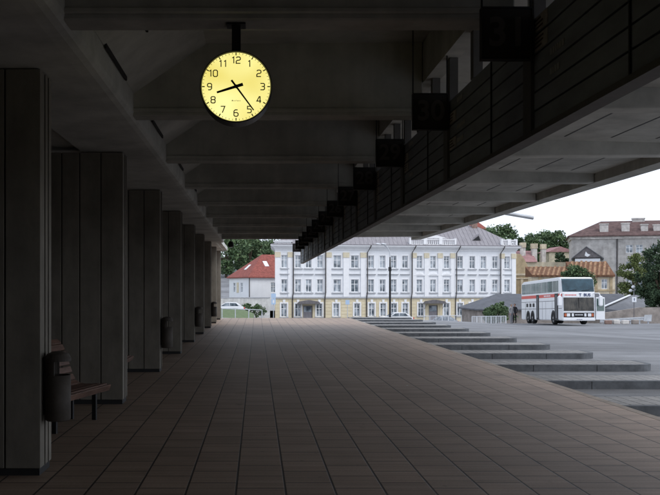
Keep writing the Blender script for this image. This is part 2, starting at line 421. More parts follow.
p = MB(); p.tube([(7.3, 27.6, Z(2.33)), (7.6, 27.6, Z(2.30)), (8.5, 27.7, Z(2.16))], .06, 10); p.build('rain_spout', M['rail'], roof)
p = MB(); p.box(-7, 7.4, RZ0, 40.5, Z(3.3)+.004, Z(3.45)); p.build('roof_deck', M['conc'], roof)
# dark inner wall behind the piers
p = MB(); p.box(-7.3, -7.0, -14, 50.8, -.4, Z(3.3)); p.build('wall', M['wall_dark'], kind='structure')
p = MB(); p.box(-7, 7.4, -2.3, -2, -.4, Z(2.3)); p.build('wall', M['wall_dark'], kind='structure')  # unseen wall behind the camera, added to keep light off the pier fronts

# small fixture under the far end of the roof
t = thing('ceiling_lamp', 'small dark lamp hanging under the far end of the roof at the left', 'lamp', (-1.12, Y1 + PITCH*8, Z(2.095)))
b = MB(); b.tube([(0, 0, 0), (0, 0, -.12)], .02, 8); b.build('stem', M['dark'], t)
b = MB(); b.tube([(0, 0, -.11), (0, 0, -.16), (0, 0, -.3), (0, 0, -.34)], [.05, .12, .13, .09], 14); b.build('housing', M['dark'], t)
b = MB(); b.tube([(0, 0, -.335), (0, 0, -.36)], [.085, .05], 14); b.build('lens', M['lamp_glass'], t)

# ------------------------------------------------------------------ piers
def make_pier(loc, label):
    t = thing('concrete_pier', label, 'pier', loc, 0, 'concrete piers along the left of the concourse')
    b = MB(); g = .008
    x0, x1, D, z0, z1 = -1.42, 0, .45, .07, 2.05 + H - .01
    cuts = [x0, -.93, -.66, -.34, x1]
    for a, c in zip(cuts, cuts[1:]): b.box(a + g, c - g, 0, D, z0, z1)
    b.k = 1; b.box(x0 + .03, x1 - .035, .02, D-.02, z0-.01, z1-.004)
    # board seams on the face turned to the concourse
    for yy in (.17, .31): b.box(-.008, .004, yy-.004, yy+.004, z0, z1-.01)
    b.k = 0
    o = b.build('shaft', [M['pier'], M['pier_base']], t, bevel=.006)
    b = MB(); b.box(x0 + .02, -.02, .02, D-.02, 0, .072); b.build('plinth', M['pier_base'], t)
    return t
pier_lab = ['nearest concrete pier, cut by the left edge, with a bin on its side', 'second concrete pier, right behind the wooden bench',
            'third concrete pier, with the second bin on its corridor side', 'fourth concrete pier, bare, next after the one carrying the second bin',
            'fifth concrete pier, carrying the third bin', 'sixth concrete pier, bare, between the third and fourth bins',
            'seventh concrete pier, far down the row, carrying the farthest bin', 'last concrete pier but one of the row', 'farthest concrete pier, beside the view of the red roofed house']
for k in range(9):
    loc = (-2.01, 8.38 + 5.16*k, 0)
    if k == 0: pier0 = make_pier(loc, pier_lab[0])
    else: again(pier0, loc, pier_lab[k])

# ------------------------------------------------------------------ bins
def make_bin(loc, label):
    t = thing('litter_bin', label, 'litter bin', loc, 0, 'litter bins on the concrete piers')
    r = .12; b = MB(); N = 24
    prof = [(.105, .5), (.12, .515), (.12, .93), (.112, .93), (.108, .55), (0, .55)]
    vs = []; fs = []
    for rr, z in prof:
        for k in range(N): vs.append((max(rr, .001)*math.cos(2*math.pi*k/N), max(rr, .001)*math.sin(2*math.pi*k/N), z))
    for i in range(len(prof)-1):
        for k in range(N): fs.append((i*N+k, i*N+(k+1) % N, (i+1)*N+(k+1) % N, (i+1)*N+k))
    fs.append(tuple(range(N))[::-1])
    b.add(vs, fs); b.build('bucket', M['bin'], t, smooth=True)
    b = MB(); vs = []; fs = []; n = 14
    for zz in (.93, 1.08):
        for rr in (.119, .108):
            for k in range(n+1):
                a = R(95) + R(170)*k/n; vs.append((rr*math.cos(a), rr*math.sin(a), zz))
    q = n+1
    for k in range(n):
        fs += [(k, k+1, 2*q+k+1, 2*q+k), (q+k, q+k+1, 3*q+k+1, 3*q+k), (k, k+1, q+k+1, q+k), (2*q+k, 2*q+k+1, 3*q+k+1, 3*q+k)]
    fs += [(0, q, 3*q, 2*q), (n, q+n, 3*q+n, 2*q+n)]
    b.add(vs, fs)
    for rr, z in (): pass
    prof = [(.122, 1.06), (.124, 1.09), (.10, 1.13), (.05, 1.15), (.001, 1.152)]; vs = []; fs = []
    for rr, z in prof:
        for k in range(N): vs.append((rr*math.cos(2*math.pi*k/N), rr*math.sin(2*math.pi*k/N), z))
    for i in range(len(prof)-1):
        for k in range(N): fs.append((i*N+k, i*N+(k+1) % N, (i+1)*N+(k+1) % N, (i+1)*N+k))
    fs.append(tuple(range(N))[::-1]); b.add(vs, fs)
    b.build('hood', M['bin'], t)
    b = MB(); b.box(-.127, -.1, -.05, .05, .56, 1.1); b.build('bracket', M['dark'], t)
    return t
bin_lab = ['dark cylindrical litter bin on the nearest pier, beside the bench', 'litter bin on the third pier, second from the camera', 'small looking litter bin on the fifth pier', 'farthest litter bin, near the red roofed house']
for j, k in enumerate((0, 2, 4, 6)):
    loc = (-1.88, 8.5 + 5.16*k, 0)
    if j == 0: bin0 = make_bin(loc, bin_lab[0])
    else: again(bin0, loc, bin_lab[j])

# ------------------------------------------------------------------ benches
def make_bench(loc, rz, label):
    t = thing('wooden_bench', label, 'bench', loc, rz, 'wooden benches between the piers')
    Lh = .92
    def slat(mb, x, z, ang, w=.085, th=.035):
        c, s_ = math.cos(ang), math.sin(ang)
        P = [(x + c*a - s_*d, z + s_*a + c*d) for a, d in ((-w/2, -th/2), (w/2, -th/2), (w/2, th/2), (-w/2, th/2))]
        mb.prism(P, -Lh, Lh, 'y')
    seat = [(.215, .405, R(70)), (.14, .438, R(4)), (.04, .437, R(-1)), (-.06, .43, R(-3)), (-.16, .432, R(-10)), (-.25, .46, R(-30))]
    back = [(-.315, .535, R(-60)), (-.355, .635, R(-70)), (-.39, .737, R(-72)), (-.425, .838, R(-70)), (-.47, .935, R(-60)), (-.53, 1.01, R(-42))]
    for (x, z, a) in seat:
        b = MB(); slat(b, x, z, a); b.build('seat_slat', M['wood'], t, bevel=.006)
    for (x, z, a) in back:
        b = MB(); slat(b, x, z, a); b.build('back_slat', M['wood'], t, bevel=.006)
    for y in (-.55, .62):
        b = MB(); b.tube([(.19, y, .37), (.03, y, .40), (-.17, y, .395), (-.27, y, .44), (-.35, y, .56), (-.43, y, .76), (-.50, y, .93)], .018, 8)
        b.build('frame', M['dark'], t)
        for x in (.13, -.2):
            b = MB(); b.box(x-.028, x+.028, y-.02, y+.02, 0, .395); b.build('leg', M['dark'], t)
    return t
make_bench((-2.43, 11.38, 0), -.235, 'brown slatted wooden bench with curved back, right behind the nearest pier and its bin')
make_bench((-2.62, 16.45, 0), 0, 'slatted wooden bench mostly hidden behind the second pier, only its seat end showing')

# ------------------------------------------------------------------ clock
CY = 7.06; cx = (236-257)*CY/F; cz = H + (288-86.5)*CY/F; CR = 34.6*CY/F
ck = thing('station_clock', 'round lit yellow clock hanging under the concrete roof, showing twenty four past eight', 'clock', (cx, CY, cz))
b = MB(); N = 64
prof = [(CR-.003, .012), (CR+.004, -.006), (CR+.012, 0), (CR+.012, .2), (CR+.004, .206), (CR-.003, .188)]
vs = [(r*math.sin(2*math.pi*k/N), y, r*math.cos(2*math.pi*k/N)) for r, y in prof for k in range(N)]
b.add(vs, [(i*N+k, i*N+(k+1) % N, ((i+1) % 6)*N+(k+1) % N, ((i+1) % 6)*N+k) for i in range(6) for k in range(N)])
b.build('case', M['clock_case'], ck, smooth=False)
def ticks(b, y, sg):
    b.k = 1
    for k in range(60):
        a = 2*math.pi*k/60; big = k % 5 == 0
        r0, r1, w = (CR*.905, CR*.985, .0042) if big else (CR*.935, CR*.98, .0017)
        d = Vector((math.sin(a), 0, math.cos(a))); n_ = Vector((math.cos(a), 0, -math.sin(a)))
        b.add([v + Vector((0, y+sg*.002, 0)) for v in (d*r0 - n_*w, d*r0 + n_*w, d*r1 + n_*w, d*r1 - n_*w)], [(0, 1, 2, 3)])
for yy, nm in ((.006, 'dial'), (.194, 'dial')):
    b = MB(); ticks(b, yy, -1 if yy < .1 else 1); b.k = 0; b.add([(( CR-.003)*math.sin(2*math.pi*k/N), yy, (CR-.003)*math.cos(2*math.pi*k/N)) for k in range(N)], [tuple(range(N))])
    b.build(nm, [M['dial'], M['clock_ink']], ck, recalc=False)
def dpt(r, ang, y): return (r*math.sin(ang), y, r*math.cos(ang))
SEG = {'0': [[(0,.15),(0,.85),(.15,1),(.5,1),(.65,.85),(.65,.15),(.5,0),(.15,0),(0,.15)]], '1': [[(.1,.82),(.34,1),(.34,0)]],
 '2': [[(0,.85),(.15,1),(.5,1),(.65,.85),(.65,.62),(.5,.5),(.15,.46),(0,.32),(0,0),(.65,0)]], '3': [[(0,1),(.5,1),(.65,.87),(.65,.64),(.5,.52),(.2,.52)],[(.5,.52),(.65,.4),(.65,.13),(.5,0),(0,0)]],
 '4': [[(.5,0),(.5,1),(.38,1),(0,.3),(.68,.3)]], '5': [[(.62,1),(.05,1),(.05,.58),(.5,.58),(.65,.44),(.65,.14),(.5,0),(0,0)]],
 '6': [[(.58,1),(.2,1),(0,.8),(0,.15),(.15,0),(.5,0),(.65,.15),(.65,.42),(.5,.57),(0,.57)]], '7': [[(0,1),(.65,1),(.25,0)]],
 '8': [[(.15,.53),(0,.66),(0,.87),(.15,1),(.5,1),(.65,.87),(.65,.66),(.5,.53),(.15,.53),(0,.4),(0,.13),(.15,0),(.5,0),(.65,.13),(.65,.4),(.5,.53)]],
 '9': [[(.65,.45),(.15,.45),(0,.6),(0,.85),(.15,1),(.5,1),(.65,.85),(.65,.2),(.45,0),(.1,0)]]}
def numeral(mb, txt, size, at, wd):
    adv = [(.5 if ch == '1' else .65) for ch in txt]; tot = sum(adv) + .22*(len(txt)-1); x = -tot/2
    for ch, ad in zip(txt, adv):
        for pts in SEG[ch]:
            P = [Vector((x + px_, py_ - .5))*size for px_, py_ in pts]; n = len(P); L_ = []; Rr = []
            for i in range(n):
                d0 = (P[i]-P[i-1]).normalized() if i else (P[1]-P[0]).normalized(); d1 = (P[i+1]-P[i]).normalized() if i < n-1 else d0
                if P[0] == P[-1] and i in (0, n-1): d0 = (P[-1]-P[-2]).normalized(); d1 = (P[1]-P[0]).normalized()
                t_ = (d0+d1).normalized(); nn = Vector((-t_.y, t_.x)); k_ = wd/2/max(.5, nn.dot(Vector((-d0.y, d0.x))))
                L_.append(P[i]+nn*k_); Rr.append(P[i]-nn*k_)
            vs = [(at[0]+q.x, at[1], at[2]+q.y) for q in L_+Rr]
            mb.add(vs, [(i, i+1, n+i+1, n+i) for i in range(n-1)])
        x += ad + .22
for k in range(1, 13):
    a = 2*math.pi*k/12; rr = CR*.765; b = MB()
    numeral(b, str(k), .050, (rr*math.sin(a), .003, rr*math.cos(a)), .0078); b.build('numeral', M['clock_ink'], ck)
def hand(name, ang, r, tail, w, y):
    a = R(ang); d = Vector((math.sin(a), 0, math.cos(a))); n_ = Vector((math.cos(a), 0, -math.sin(a)))
    b = MB(); P = [d*-tail - n_*w*1.25, d*-tail + n_*w*1.25, d*r + n_*w*.75, d*r - n_*w*.75]
    b.add([v + Vector((0, y, 0)) for v in P] + [v + Vector((0, y-.003, 0)) for v in P], [(0,1,2,3),(7,6,5,4),(0,1,5,4),(1,2,6,5),(2,3,7,6),(3,0,4,7)])
    b.build(name, M['clock_ink'], ck)
hand('hour_hand', 252.5, CR*.58, CR*.21, .010, -.002)
hand('minute_hand', 143.5, CR*.86, CR*.22, .0062, -.008)
b = MB(); b.tube([(0, -.014, 0), (0, .004, 0)], .014, 16); b.build('hub', M['clock_ink'], ck)
b = MB()
for i, (w, hgt) in enumerate(((.011, .013), (.007, .009), (.007, .009), (.005, .013), (.008, .009), (.007, .009), (.006, .009))):
    x = -.034 + i*.0105; b.add([(x, .003, -.115), (x+w*.6, .003, -.115), (x+w*.6+.003, .003, -.115+hgt*.8), (x+.003, .003, -.115+hgt*.8)], [(0, 1, 2, 3)])
b.build('maker_mark', M['ink'], ck)
b = MB(); b.box(-.035, .035, .065, .135, CR+.008, Z(2.095)-cz-.012); b.box(-.075, .075, .03, .17, Z(2.095)-cz-.015, Z(2.095)-cz-.001)
b.build('bracket', M['dark'], ck)

# ------------------------------------------------------------------ information board and bay signs
BX = 2.06; BZ0, BZ1 = Z(1.185), Z(2.02); BY0, BY1 = 2.2, 42.4; SP = 2.965; SY = 6.72
board = thing('information_board', 'long dark slatted timetable board hung along the right side of the concourse', 'information board', (BX, 0, 0))
b = MB(); rows = 6; rh = (BZ1-BZ0)/rows
for i in range(rows): b.box(.02, .07, BY0, BY1, BZ0 + i*rh + .008, BZ0 + (i+1)*rh - .008)
b.k = 1; b.box(.071, .1, BY0, BY1, BZ0, BZ1-.01); b.box(.0, .12, BY0, BY1, BZ0-.045, BZ0-.004)
b.build('slat_panel', [M['board'], M['board_post']], board)
for k in range(-2, 13):
    yy = SY + SP*k + 1.25
    if BY0 < yy < BY1: b = MB(); b.box(.008, .022, yy-.008, yy+.008, BZ0, BZ1); b.build('joint_strip', M['dark'], board)
prng = random.Random(3)
for k in range(-2, 13):
    y = SY + SP*k + .03
    if y < BY0: continue
    b = MB(); b.box(-.006, .03, y, y+.2, BZ0-.03, BZ1+.01); b.build('post', M['board_post'], board)
    for yy in (y + .1, y + 1.05, y + 2.0):
        if yy < RZ1 - .3:
            b = MB(); b.box(.03, .12, yy-.06, yy+.06, BZ1+.012, Z(2.5)-.002); b.build('hanger', M['board_post'], board)
    # timetable strips slotted in behind the post
    for i in range(rows):
        b = MB(); c = b
        zz0, zz1 = BZ0+i*rh+.014, BZ0+(i+1)*rh-.014
        if i in (0, 1) : continue
        if prng.random() < .85:
            b.k = 0; b.box(.012, .019, y-.32, y-.03, zz0, zz1)
            for q in range(3):
                w = prng.uniform(.12, .22); c.k = 1; c.box(.009, .0115, y-.05-w, y-.05, zz0+.02+q*.03, zz0+.032+q*.03)
        if prng.random() < .6:
            w0 = y-.38
            for q in range(prng.randint(3, 7)):
                ww = prng.uniform(.02, .05); c.k = 2; c.box(.014, .0185, w0-ww, w0, zz0+.03, zz0+.075); w0 -= ww+.015
            c.k = 0
        if b.v: b.build('timetable_strip', [M['poster'], M['ink'], M['lettering']], board)
for k in range(13):
    n = 31-k; y = SY + SP*k; w = .385
    t = thing('platform_sign', 'square black hanging platform sign with the number %d' % n, 'platform sign', (BX-w-.004, y, 0), 0, 'numbered platform signs along the board')
    z0, z1 = Z(1.70), Z(2.09)
    b = MB(); b.box(.012, w-.012, -.03, .03, z0+.012, z1-.012); b.build('face_box', M['sign_face'], t)
    b = MB()
    for q in ((0, .014, z0, z1), (w-.014, w, z0, z1), (.0141, w-.0141, z0, z0+.014), (.0141, w-.0141, z1-.014, z1)): b.box(q[0], q[1], -.04, .04, q[2], q[3])
    b.build('rim', M['dark'], t)
    b = MB(); text_into(b, str(n), .30, (w/2, -.032, (z0+z1)/2), .001, bold=.006); b.build('number', M['sign_num'], t, recalc=False)
    if y < RZ1:
        b = MB()
        top = Z(2.96)
        for xx in (.007, w-.012): b.box(xx-.006, xx+.006, -.008, .008, z1, top)
        b.build('hanger', M['dark'], t)

# ------------------------------------------------------------------ scraps on the paving
for (px, py, lab) in ((407, 386, 'tiny white paper scrap on the paving, the farther of two'), (497, 436, 'tiny white paper scrap on the paving, nearer the camera')):
    d = H*F/(py-288); b = MB()
    x = (px-257)*d/F
    b.add([(x, d, .003), (x+.035, d+.008, .014), (x+.03, d+.05, .004), (x-.006, d+.035, .012)], [(0, 1, 2, 3)])
    b.add([(x, d, .0025), (x+.035, d+.008, .0135), (x+.03, d+.05, .0035), (x-.006, d+.035, .0115)], [(3, 2, 1, 0)])
    tag(b.build('paper_scrap', M['paper'], recalc=False), lab, 'litter')

# ------------------------------------------------------------------ buildings
def wall_holes(mb, u0, u1, z0, z1, holes, depth=.22, y=0):
    us = sorted({u0, u1, *[h[0] for h in holes], *[h[1] for h in holes]}); zs = sorted({z0, z1, *[h[2] for h in holes], *[h[3] for h in holes]})
    for a, c in zip(us, us[1:]):
        for e, g in zip(zs, zs[1:]):
            m_, n_ = (a+c)/2, (e+g)/2
            if any(h[0] < m_ < h[1] and h[2] < n_ < h[3] for h in holes): continue
            mb.quad((a, y, e), (c, y, e), (c, y, g), (a, y, g))
    for (a, c, e, g) in holes:
        mb.quad((a, y, e), (a, y+depth, e), (a, y+depth, g), (a, y, g)); mb.quad((c, y, e), (c, y, g), (c, y+depth, g), (c, y+depth, e))
        mb.quad((a, y, e), (c, y, e), (c, y+depth, e), (a, y+depth, e)); mb.quad((a, y, g), (a, y+depth, g), (c, y+depth, g), (c, y, g))
win_cache = {}
def add_window(parent, u0, u1, z0, z1, T=None, cross=.62, fm=None, y=.12):
    """frame with mullion and transom set back in the opening, glass behind it (meshes shared by size)"""
    key = (round(u1-u0, 2), round(z1-z0, 2), cross, fm)
    if key not in win_cache:
        w, h = u1-u0, z1-z0; fw = .085; b = MB()
        for q in ((0, fw, 0, h), (w-fw, w, 0, h), (fw, w-fw, 0, fw), (fw, w-fw, h-fw, h)): b.box(q[0], q[1], 0, .07, q[2], q[3])
        b.box(w/2-.045, w/2+.045, .004, .064, fw, h-fw)
        if cross: b.box(fw, w-fw, .008, .06, h*cross-.04, h*cross+.04)
        f = b.build('window', fm or M['trim_white'], parent)
        g = MB(); g.box(.01, w-.01, .03, .05, .01, h-.01); p_ = g.build('pane', M['glass'], f)
        win_cache[key] = (f, p_)
    else:
        f0, p0 = win_cache[key]
        f = f0.copy(); col.objects.link(f); f.parent = parent
        p_ = p0.copy(); col.objects.link(p_); p_.parent = f
    mt = Matrix.Translation((u0, y, z0))
    f.matrix_local = (T @ mt) if T else mt
    return f

# ---- the long white building with the yellow ground floor
AY = R(10.05); O = (2.8, 140.0); GZ = -4.15
wb = thing('white_building', 'long white three storey building with yellow ground floor, pilasters and grey metal roof', 'building', (O[0], O[1], 0), AY)
ca, sa = math.cos(AY), math.sin(AY)
def U(px): k = (px-257)/F; return (O[1]*k - O[0])/(ca - sa*k)
LEN = U(516); DEP = 13.0
W1 = 0.95; up1, up2, gr = (4.9, 6.9), (1.1, 3.12), (-2.75, -.68)
upx = [284.3, 298, 308.6, 320, 337.2, 354.8, 371, 382.5, 393.6, 405, 419.4, 433, 446.6, 460, 472.2, 483.4, 495, 507]
grx = [284, 298, 319.3, 336.2, 357, 371.7, 383.2, 394, 405.3, 421, 446.5, 460, 472.3, 484, 495.5, 507]
doors = [307.8, 433.2]
wide = (337.2, 354.8)
SK = Matrix(((1, .2, 0, 0), (0, 1, 0, 0), (0, 0, 1, 0), (0, 0, 0, 1)))     # the end walls run askew to the street front
hs = []
for px in upx:
    w = (1.25 if px in wide else W1)/2; u = U(px)
    hs += [(u-w, u+w, *up1), (u-w, u+w, *up2)]
b = MB(SK)
wall_holes(b, 0, LEN, .12, 8.0, hs)
b.quad((0, 0, .12), (0, 0, 8.0), (0, DEP, 8.0), (0, DEP, .12)); b.quad((LEN, 0, .12), (LEN, DEP, .12), (LEN, DEP, 8.0), (LEN, 0, 8.0)); b.quad((0, DEP, .12), (0, DEP, 8.0), (LEN, DEP, 8.0), (LEN, DEP, .12))
b.build('upper_wall', M['white_plaster'], wb, recalc=False)
b = MB(SK); gh = []
for px in grx: u = U(px); gh.append((u-W1/2, u+W1/2, *gr))
for px in doors: u = U(px); gh.append((u-.75, u+.75, GZ, -1.0))
wall_holes(b, 0, LEN, GZ-.3, .12, gh, .3)
b.quad((0, 0, GZ-.3), (0, 0, .12), (0, DEP, .12), (0, DEP, GZ-.3)); b.quad((LEN, 0, GZ-.3), (LEN, DEP, GZ-.3), (LEN, DEP, .12), (LEN, 0, .12)); b.quad((0, DEP, GZ-.3), (0, DEP, .12), (LEN, DEP, .12), (LEN, DEP, GZ-.3))
# rustication courses standing proud between the ground floor openings
cuts = sorted([(h[0]-.32, h[1]+.32) for h in gh])
spans = []; x = .05
for a, c in cuts:
    if a > x: spans.append((x, a))
    x = max(x, c)
if x < LEN-.05: spans.append((x, LEN-.05))
for zc in [GZ+.2+.52*i for i in range(8)]:
    for a, c in spans:
        if c-a > .15: b.box(a, c, -.04, .02, zc, zc+.44)
b.build('ground_wall', M['yellow_plaster'], wb, recalc=False)
def sub(name, mb, m, f):
    o = mb.build(name, m, f); o.location = (-f.location.x, -f.location.y, -f.location.z); return o
for px in upx:
    u = U(px); w = (1.25 if px in wide else W1)/2
    for (e, g) in (up1, up2):
        f = add_window(wb, u-w, u+w, e, g)
        b = MB(); b.box(u-w-.28, u+w+.28, -.16, .02, e-.22, e-.06); sub('sill', b, M['grey_trim'], f)
        b = MB()
        for q in ((u-w-.13, u-w, e, g+.13), (u+w, u+w+.13, e, g+.13), (u-w, u+w, g, g+.13)): b.box(q[0], q[1], -.035, .02, q[2], q[3])
        sub('surround', b, M['trim_white'], f)
        if (e, g) == up2:
            b = MB()
            if px in (419.4, 433, 446.6):
                b.prism([(u-.95, 3.72), (u+.95, 3.72), (u+.95, 3.82), (u, 4.33), (u-.95, 3.82)], -.17, .02, 'y')
                b.prism([(u-.62, 3.86), (u+.62, 3.86), (u, 4.17)], -.21, -.168, 'y')
                sub('pediment', b, M['trim_white'], f)
            else:
                b.box(u-w-.3, u+w+.3, -.2, .02, 3.86, 3.99); sub('hood', b, M['grey_trim'], f)
for px in grx:
    u = U(px); w = W1/2
    f = add_window(wb, u-w, u+w, *gr)
    b = MB(); b.box(u-w-.2, u-w-.001, -.06, .02, gr[0], gr[1]+.2); b.box(u+w+.001, u+w+.2, -.06, .02, gr[0], gr[1]+.2); b.box(u-w-.2, u+w+.2, -.058, .02, gr[1]+.001, gr[1]+.22)
    b.prism([(u-.14, gr[1]+.05), (u+.14, gr[1]+.05), (u+.22, gr[1]+.62), (u-.22, gr[1]+.62)], -.1, .02, 'y'); sub('surround', b, M['trim_white'], f)
    b = MB(); b.box(u-.7, u+.7, -.14, .02, gr[0]-.16, gr[0]-.02); sub('sill', b, M['grey_trim'], f)
for (p0, p1) in ((328.3, .9), (346, .9), (363.4, .9), (414, .7), (426.5, .7), (440, .7), (452.6, .7), (277.5, .8), (290.5, .8), (502, .7), (513.6, .7)):
    u = U(p0); b = MB(); b.box(u-p1/2, u+p1/2, -.14, .02, .3, 6.55); pl = b.build('pilaster', M['trim_white'], wb)
    b = MB(); b.box(u-p1/2-.06, u+p1/2+.06, -.2, .02, 6.55, 7.35); b.build('capital', M['ochre_cap'], pl)
b = MB(); b.box(-.06, LEN+.06, -.2, .01, .121, .38); b.build('string_course', M['grey_trim'], wb)
b = MB(SK)
for i, (dz, pr) in enumerate(((0, .12), (.22, .26), (.42, .5), (.6, .7))):
    b.box(-pr, LEN+pr, -pr, DEP+pr, 7.72+dz+.001, 7.72+dz+.2)
b.box(-.1, U(292)-.1, -.3, 1.5, 8.53, 8.95); b.box(-.3, U(292)+.1, -.5, 1.7, 8.951, 9.1)
b.build('cornice', M['trim_white'], wb)
b = MB(); b.box(-.75, LEN+.75, -.76, -.62, 8.5, 8.62); b.build('gutter', M['roof_violet'], wb)
r0, r1, zr, ze = 6.0, LEN-5.5, 12.3, 8.525
b = MB(SK); b.add([(-.6, -.6, ze), (LEN+.6, -.6, ze), (LEN+.6, DEP+.6, ze), (-.6, DEP+.6, ze), (r0, DEP/2, zr), (r1, DEP/2, zr)],
               [(0, 1, 5, 4), (1, 2, 5), (2, 3, 4, 5), (3, 0, 4), (0, 3, 2, 1)])
rf = b.build('roof', M['roof_violet'], wb)
sl = (zr-ze)/(DEP/2+.6)
b = MB(SK)                                 # standing seams of the metal sheets
for i in range(58):
    u = .4 + i*.7
    if u > LEN-.2: break
    t1 = min(1, (u+.6)/(r0+.6), (LEN+.6-u)/(LEN+.6-r1)); y1 = -.6 + t1*(DEP/2+.6)
    b.add([(u-.025, -.6, ze+.05), (u+.025, -.6, ze+.05), (u+.025, y1, ze+.05+sl*(y1+.6)), (u-.025, y1, ze+.05+sl*(y1+.6)),
           (u-.025, -.6, ze-.02), (u+.025, -.6, ze-.02), (u+.025, y1, ze-.02+sl*(y1+.6)), (u-.025, y1, ze-.02+sl*(y1+.6))],
          [(0, 1, 2, 3), (0, 1, 5, 4), (1, 2, 6, 5), (2, 3, 7, 6), (3, 0, 4, 7)])
b.build('seams', M['roof_violet'], rf)
u = U(478.5); b = MB(SK); b.prism([(u-1.0, 9.4), (u+.9, 9.4), (u+.35, 10.6)], 1.2, 4.5, 'y'); dm = b.build('dormer', M['roof_violet'], rf)
b = MB(SK); b.prism([(u-.75, 9.5), (u+.65, 9.5), (u+.3, 10.3)], 1.16, 1.198, 'y'); b.build('dormer_opening', M['dark'], rf)
for (px, h, w) in ((466.5, 13.3, 1.3), (489, 12.9, .9), (445, 13.2, 1.2), (350, 13.4, 1.3), (300, 13.4, 1.2)):
    u = U(px) - 1.1; b = MB(SK); b.box(u-w/2, u+w/2, 5.6, 6.6, 11, h); b.box(u-w/2-.08, u+w/2+.08, 5.5, 6.7, h, h+.16); b.build('chimney', M['brick'] if px > 440 else M['chim'], rf)
for a_, c_ in ((409, 455.5), (500.5, 516.5)):   # attic balustrades
    ua, uc = U(a_), U(c_); b = MB()
    b.box(ua, uc, -.3, .1, 8.53, 8.75); b.box(ua, uc, -.3, .1, 9.45, 9.6)
    n = max(2, int((uc-ua)/2.2))
    for i in range(n+1):
        x = ua + (uc-ua)*i/n; b.box(x-.28 if i else x, x+.28 if i < n else x+.02, -.34, .14, 8.751, 9.72)
    m_ = int((uc-ua)/.32)
    for i in range(m_): x = ua + (uc-ua)*(i+.5)/m_; b.box(x-.07, x+.07, -.16, -.02, 8.75, 9.45)
    if a_ == 409: b.prism([(ua+1.5, 9.73), (uc-1.5, 9.73), ((ua+uc)/2, 10.35)], -.3, .1, 'y')
    b.build('balustrade', M['trim_white'], wb)
for px in (293, 325.3, 367, 411.6, 456, 500):
    u = U(px); b = MB(); b.tube([(u+.5, -.72, 8.5), (u+.35, -.66, 8.1), (u, -.3, 7.4), (u, -.27, 1.0), (u-.1, -.3, .5), (u-.1, -.12, -.1), (u-.1, -.12, GZ)], .085, 8)
    b.build('drain_pipe', M['drain'], wb)
for px in doors:
    u = U(px); b = MB(); b.box(u-.7, u+.7, .15, .22, GZ, -1.05); d_ = b.build('door', M['roof_violet'], wb)
    b = MB(); b.box(u-.6, u+.6, .1, .148, -2.0, -1.15); b.build('pane', M['glass'], d_)
    b = MB(); b.prism([(u-1.75, -.72), (u+1.75, -.72), (u+1.45, -.36), (u, -.12), (u-1.45, -.36)], -1.4, -.045, 'y')
    for s_ in (-1, 1): b.tube([(u+s_*1.5, -1.3, -.72), (u+s_*1.5, -.1, -1.6)], .03, 6)
    b.build('door_canopy', M['gable_grey'], wb)
b = MB(); u = U(489.5); b.box(u-.35, u+.3, -.1, -.045, -1.1, -.6); b.build('plaque', M['blue_sign'], wb)

# ---- hip roofed house seen on its corner, at the left
def hip(mb, x0, x1, y0, y1, ze, zr, ov=.4):
    x0 -= ov; x1 += ov; y0 -= ov; y1 += ov; d = (y1-y0)/2
    if (x1-x0) > (y1-y0):
        ra, rb = (x0+d*.95, (y0+y1)/2, zr), (x1-d*.95, (y0+y1)/2, zr)
        fs = [(0, 1, 5, 4), (1, 2, 5), (2, 3, 4, 5), (3, 0, 4)]
    else:
        e = (x1-x0)/2; ra, rb = ((x0+x1)/2, y0+e*.95, zr), ((x0+x1)/2, y1-e*.95, zr)
        fs = [(0, 1, 4), (1, 2, 5, 4), (2, 3, 5), (3, 0, 4, 5)]
    mb.add([(x0, y0, ze), (x1, y0, ze), (x1, y1, ze), (x0, y1, ze), ra, rb, (x0, y0, ze-.18), (x1, y0, ze-.18), (x1, y1, ze-.18), (x0, y1, ze-.18)],
           fs + [(0, 1, 7, 6), (1, 2, 8, 7), (2, 3, 9, 8), (3, 0, 6, 9), (6, 7, 8, 9)])
rh_ = thing('red_roof_house', 'white house with red hipped tile roof and skylights, seen left of the long white building', 'house', (-1.3, 159, 0), R(24))
LX, LY = 20, 9.5
b = MB(); wx = [(6.7, 7.7)]
wall_holes(b, 0, LX, -2.3, 3.7, [(4.15, 5.15, .95, 2.75)])
T = Matrix.Rotation(R(-90), 4, 'Z')          # left wall: u runs towards -Y of the local frame
b.T = Matrix.Translation((0, LY, 0)) @ T
lh = [(1.9, 2.95, .95, 2.7), (5.35, 6.4, .95, 2.7)]
wall_holes(b, 0, LY, -2.3, 3.7, lh)
b.T = None; b.quad((LX, 0, -2.3), (LX, LY, -2.3), (LX, LY, 3.7), (LX, 0, 3.7)); b.quad((0, LY, -2.3), (0, LY, 3.7), (LX, LY, 3.7), (LX, LY, -2.3))
b.build('wall', M['white_plaster'], rh_, recalc=False)
for h in lh: add_window(rh_, *h, T=Matrix.Translation((0, LY, 0)) @ T)
add_window(rh_, 4.15, 5.15, .95, 2.75)
b = MB(); b.T = Matrix.Translation((0, LY, 0)) @ T; b.box(3.6, 4.6, -.04, .01, .9, 2.75); b.build('wall_panel', M['ochre_cap'], rh_)
b = MB(); hip(b, 0, LX, 0, LY, 3.72, 7.9); r_ = b.build('roof', M['roof_red'], rh_)
sl = (7.9-3.72)/(LY/2+.4)
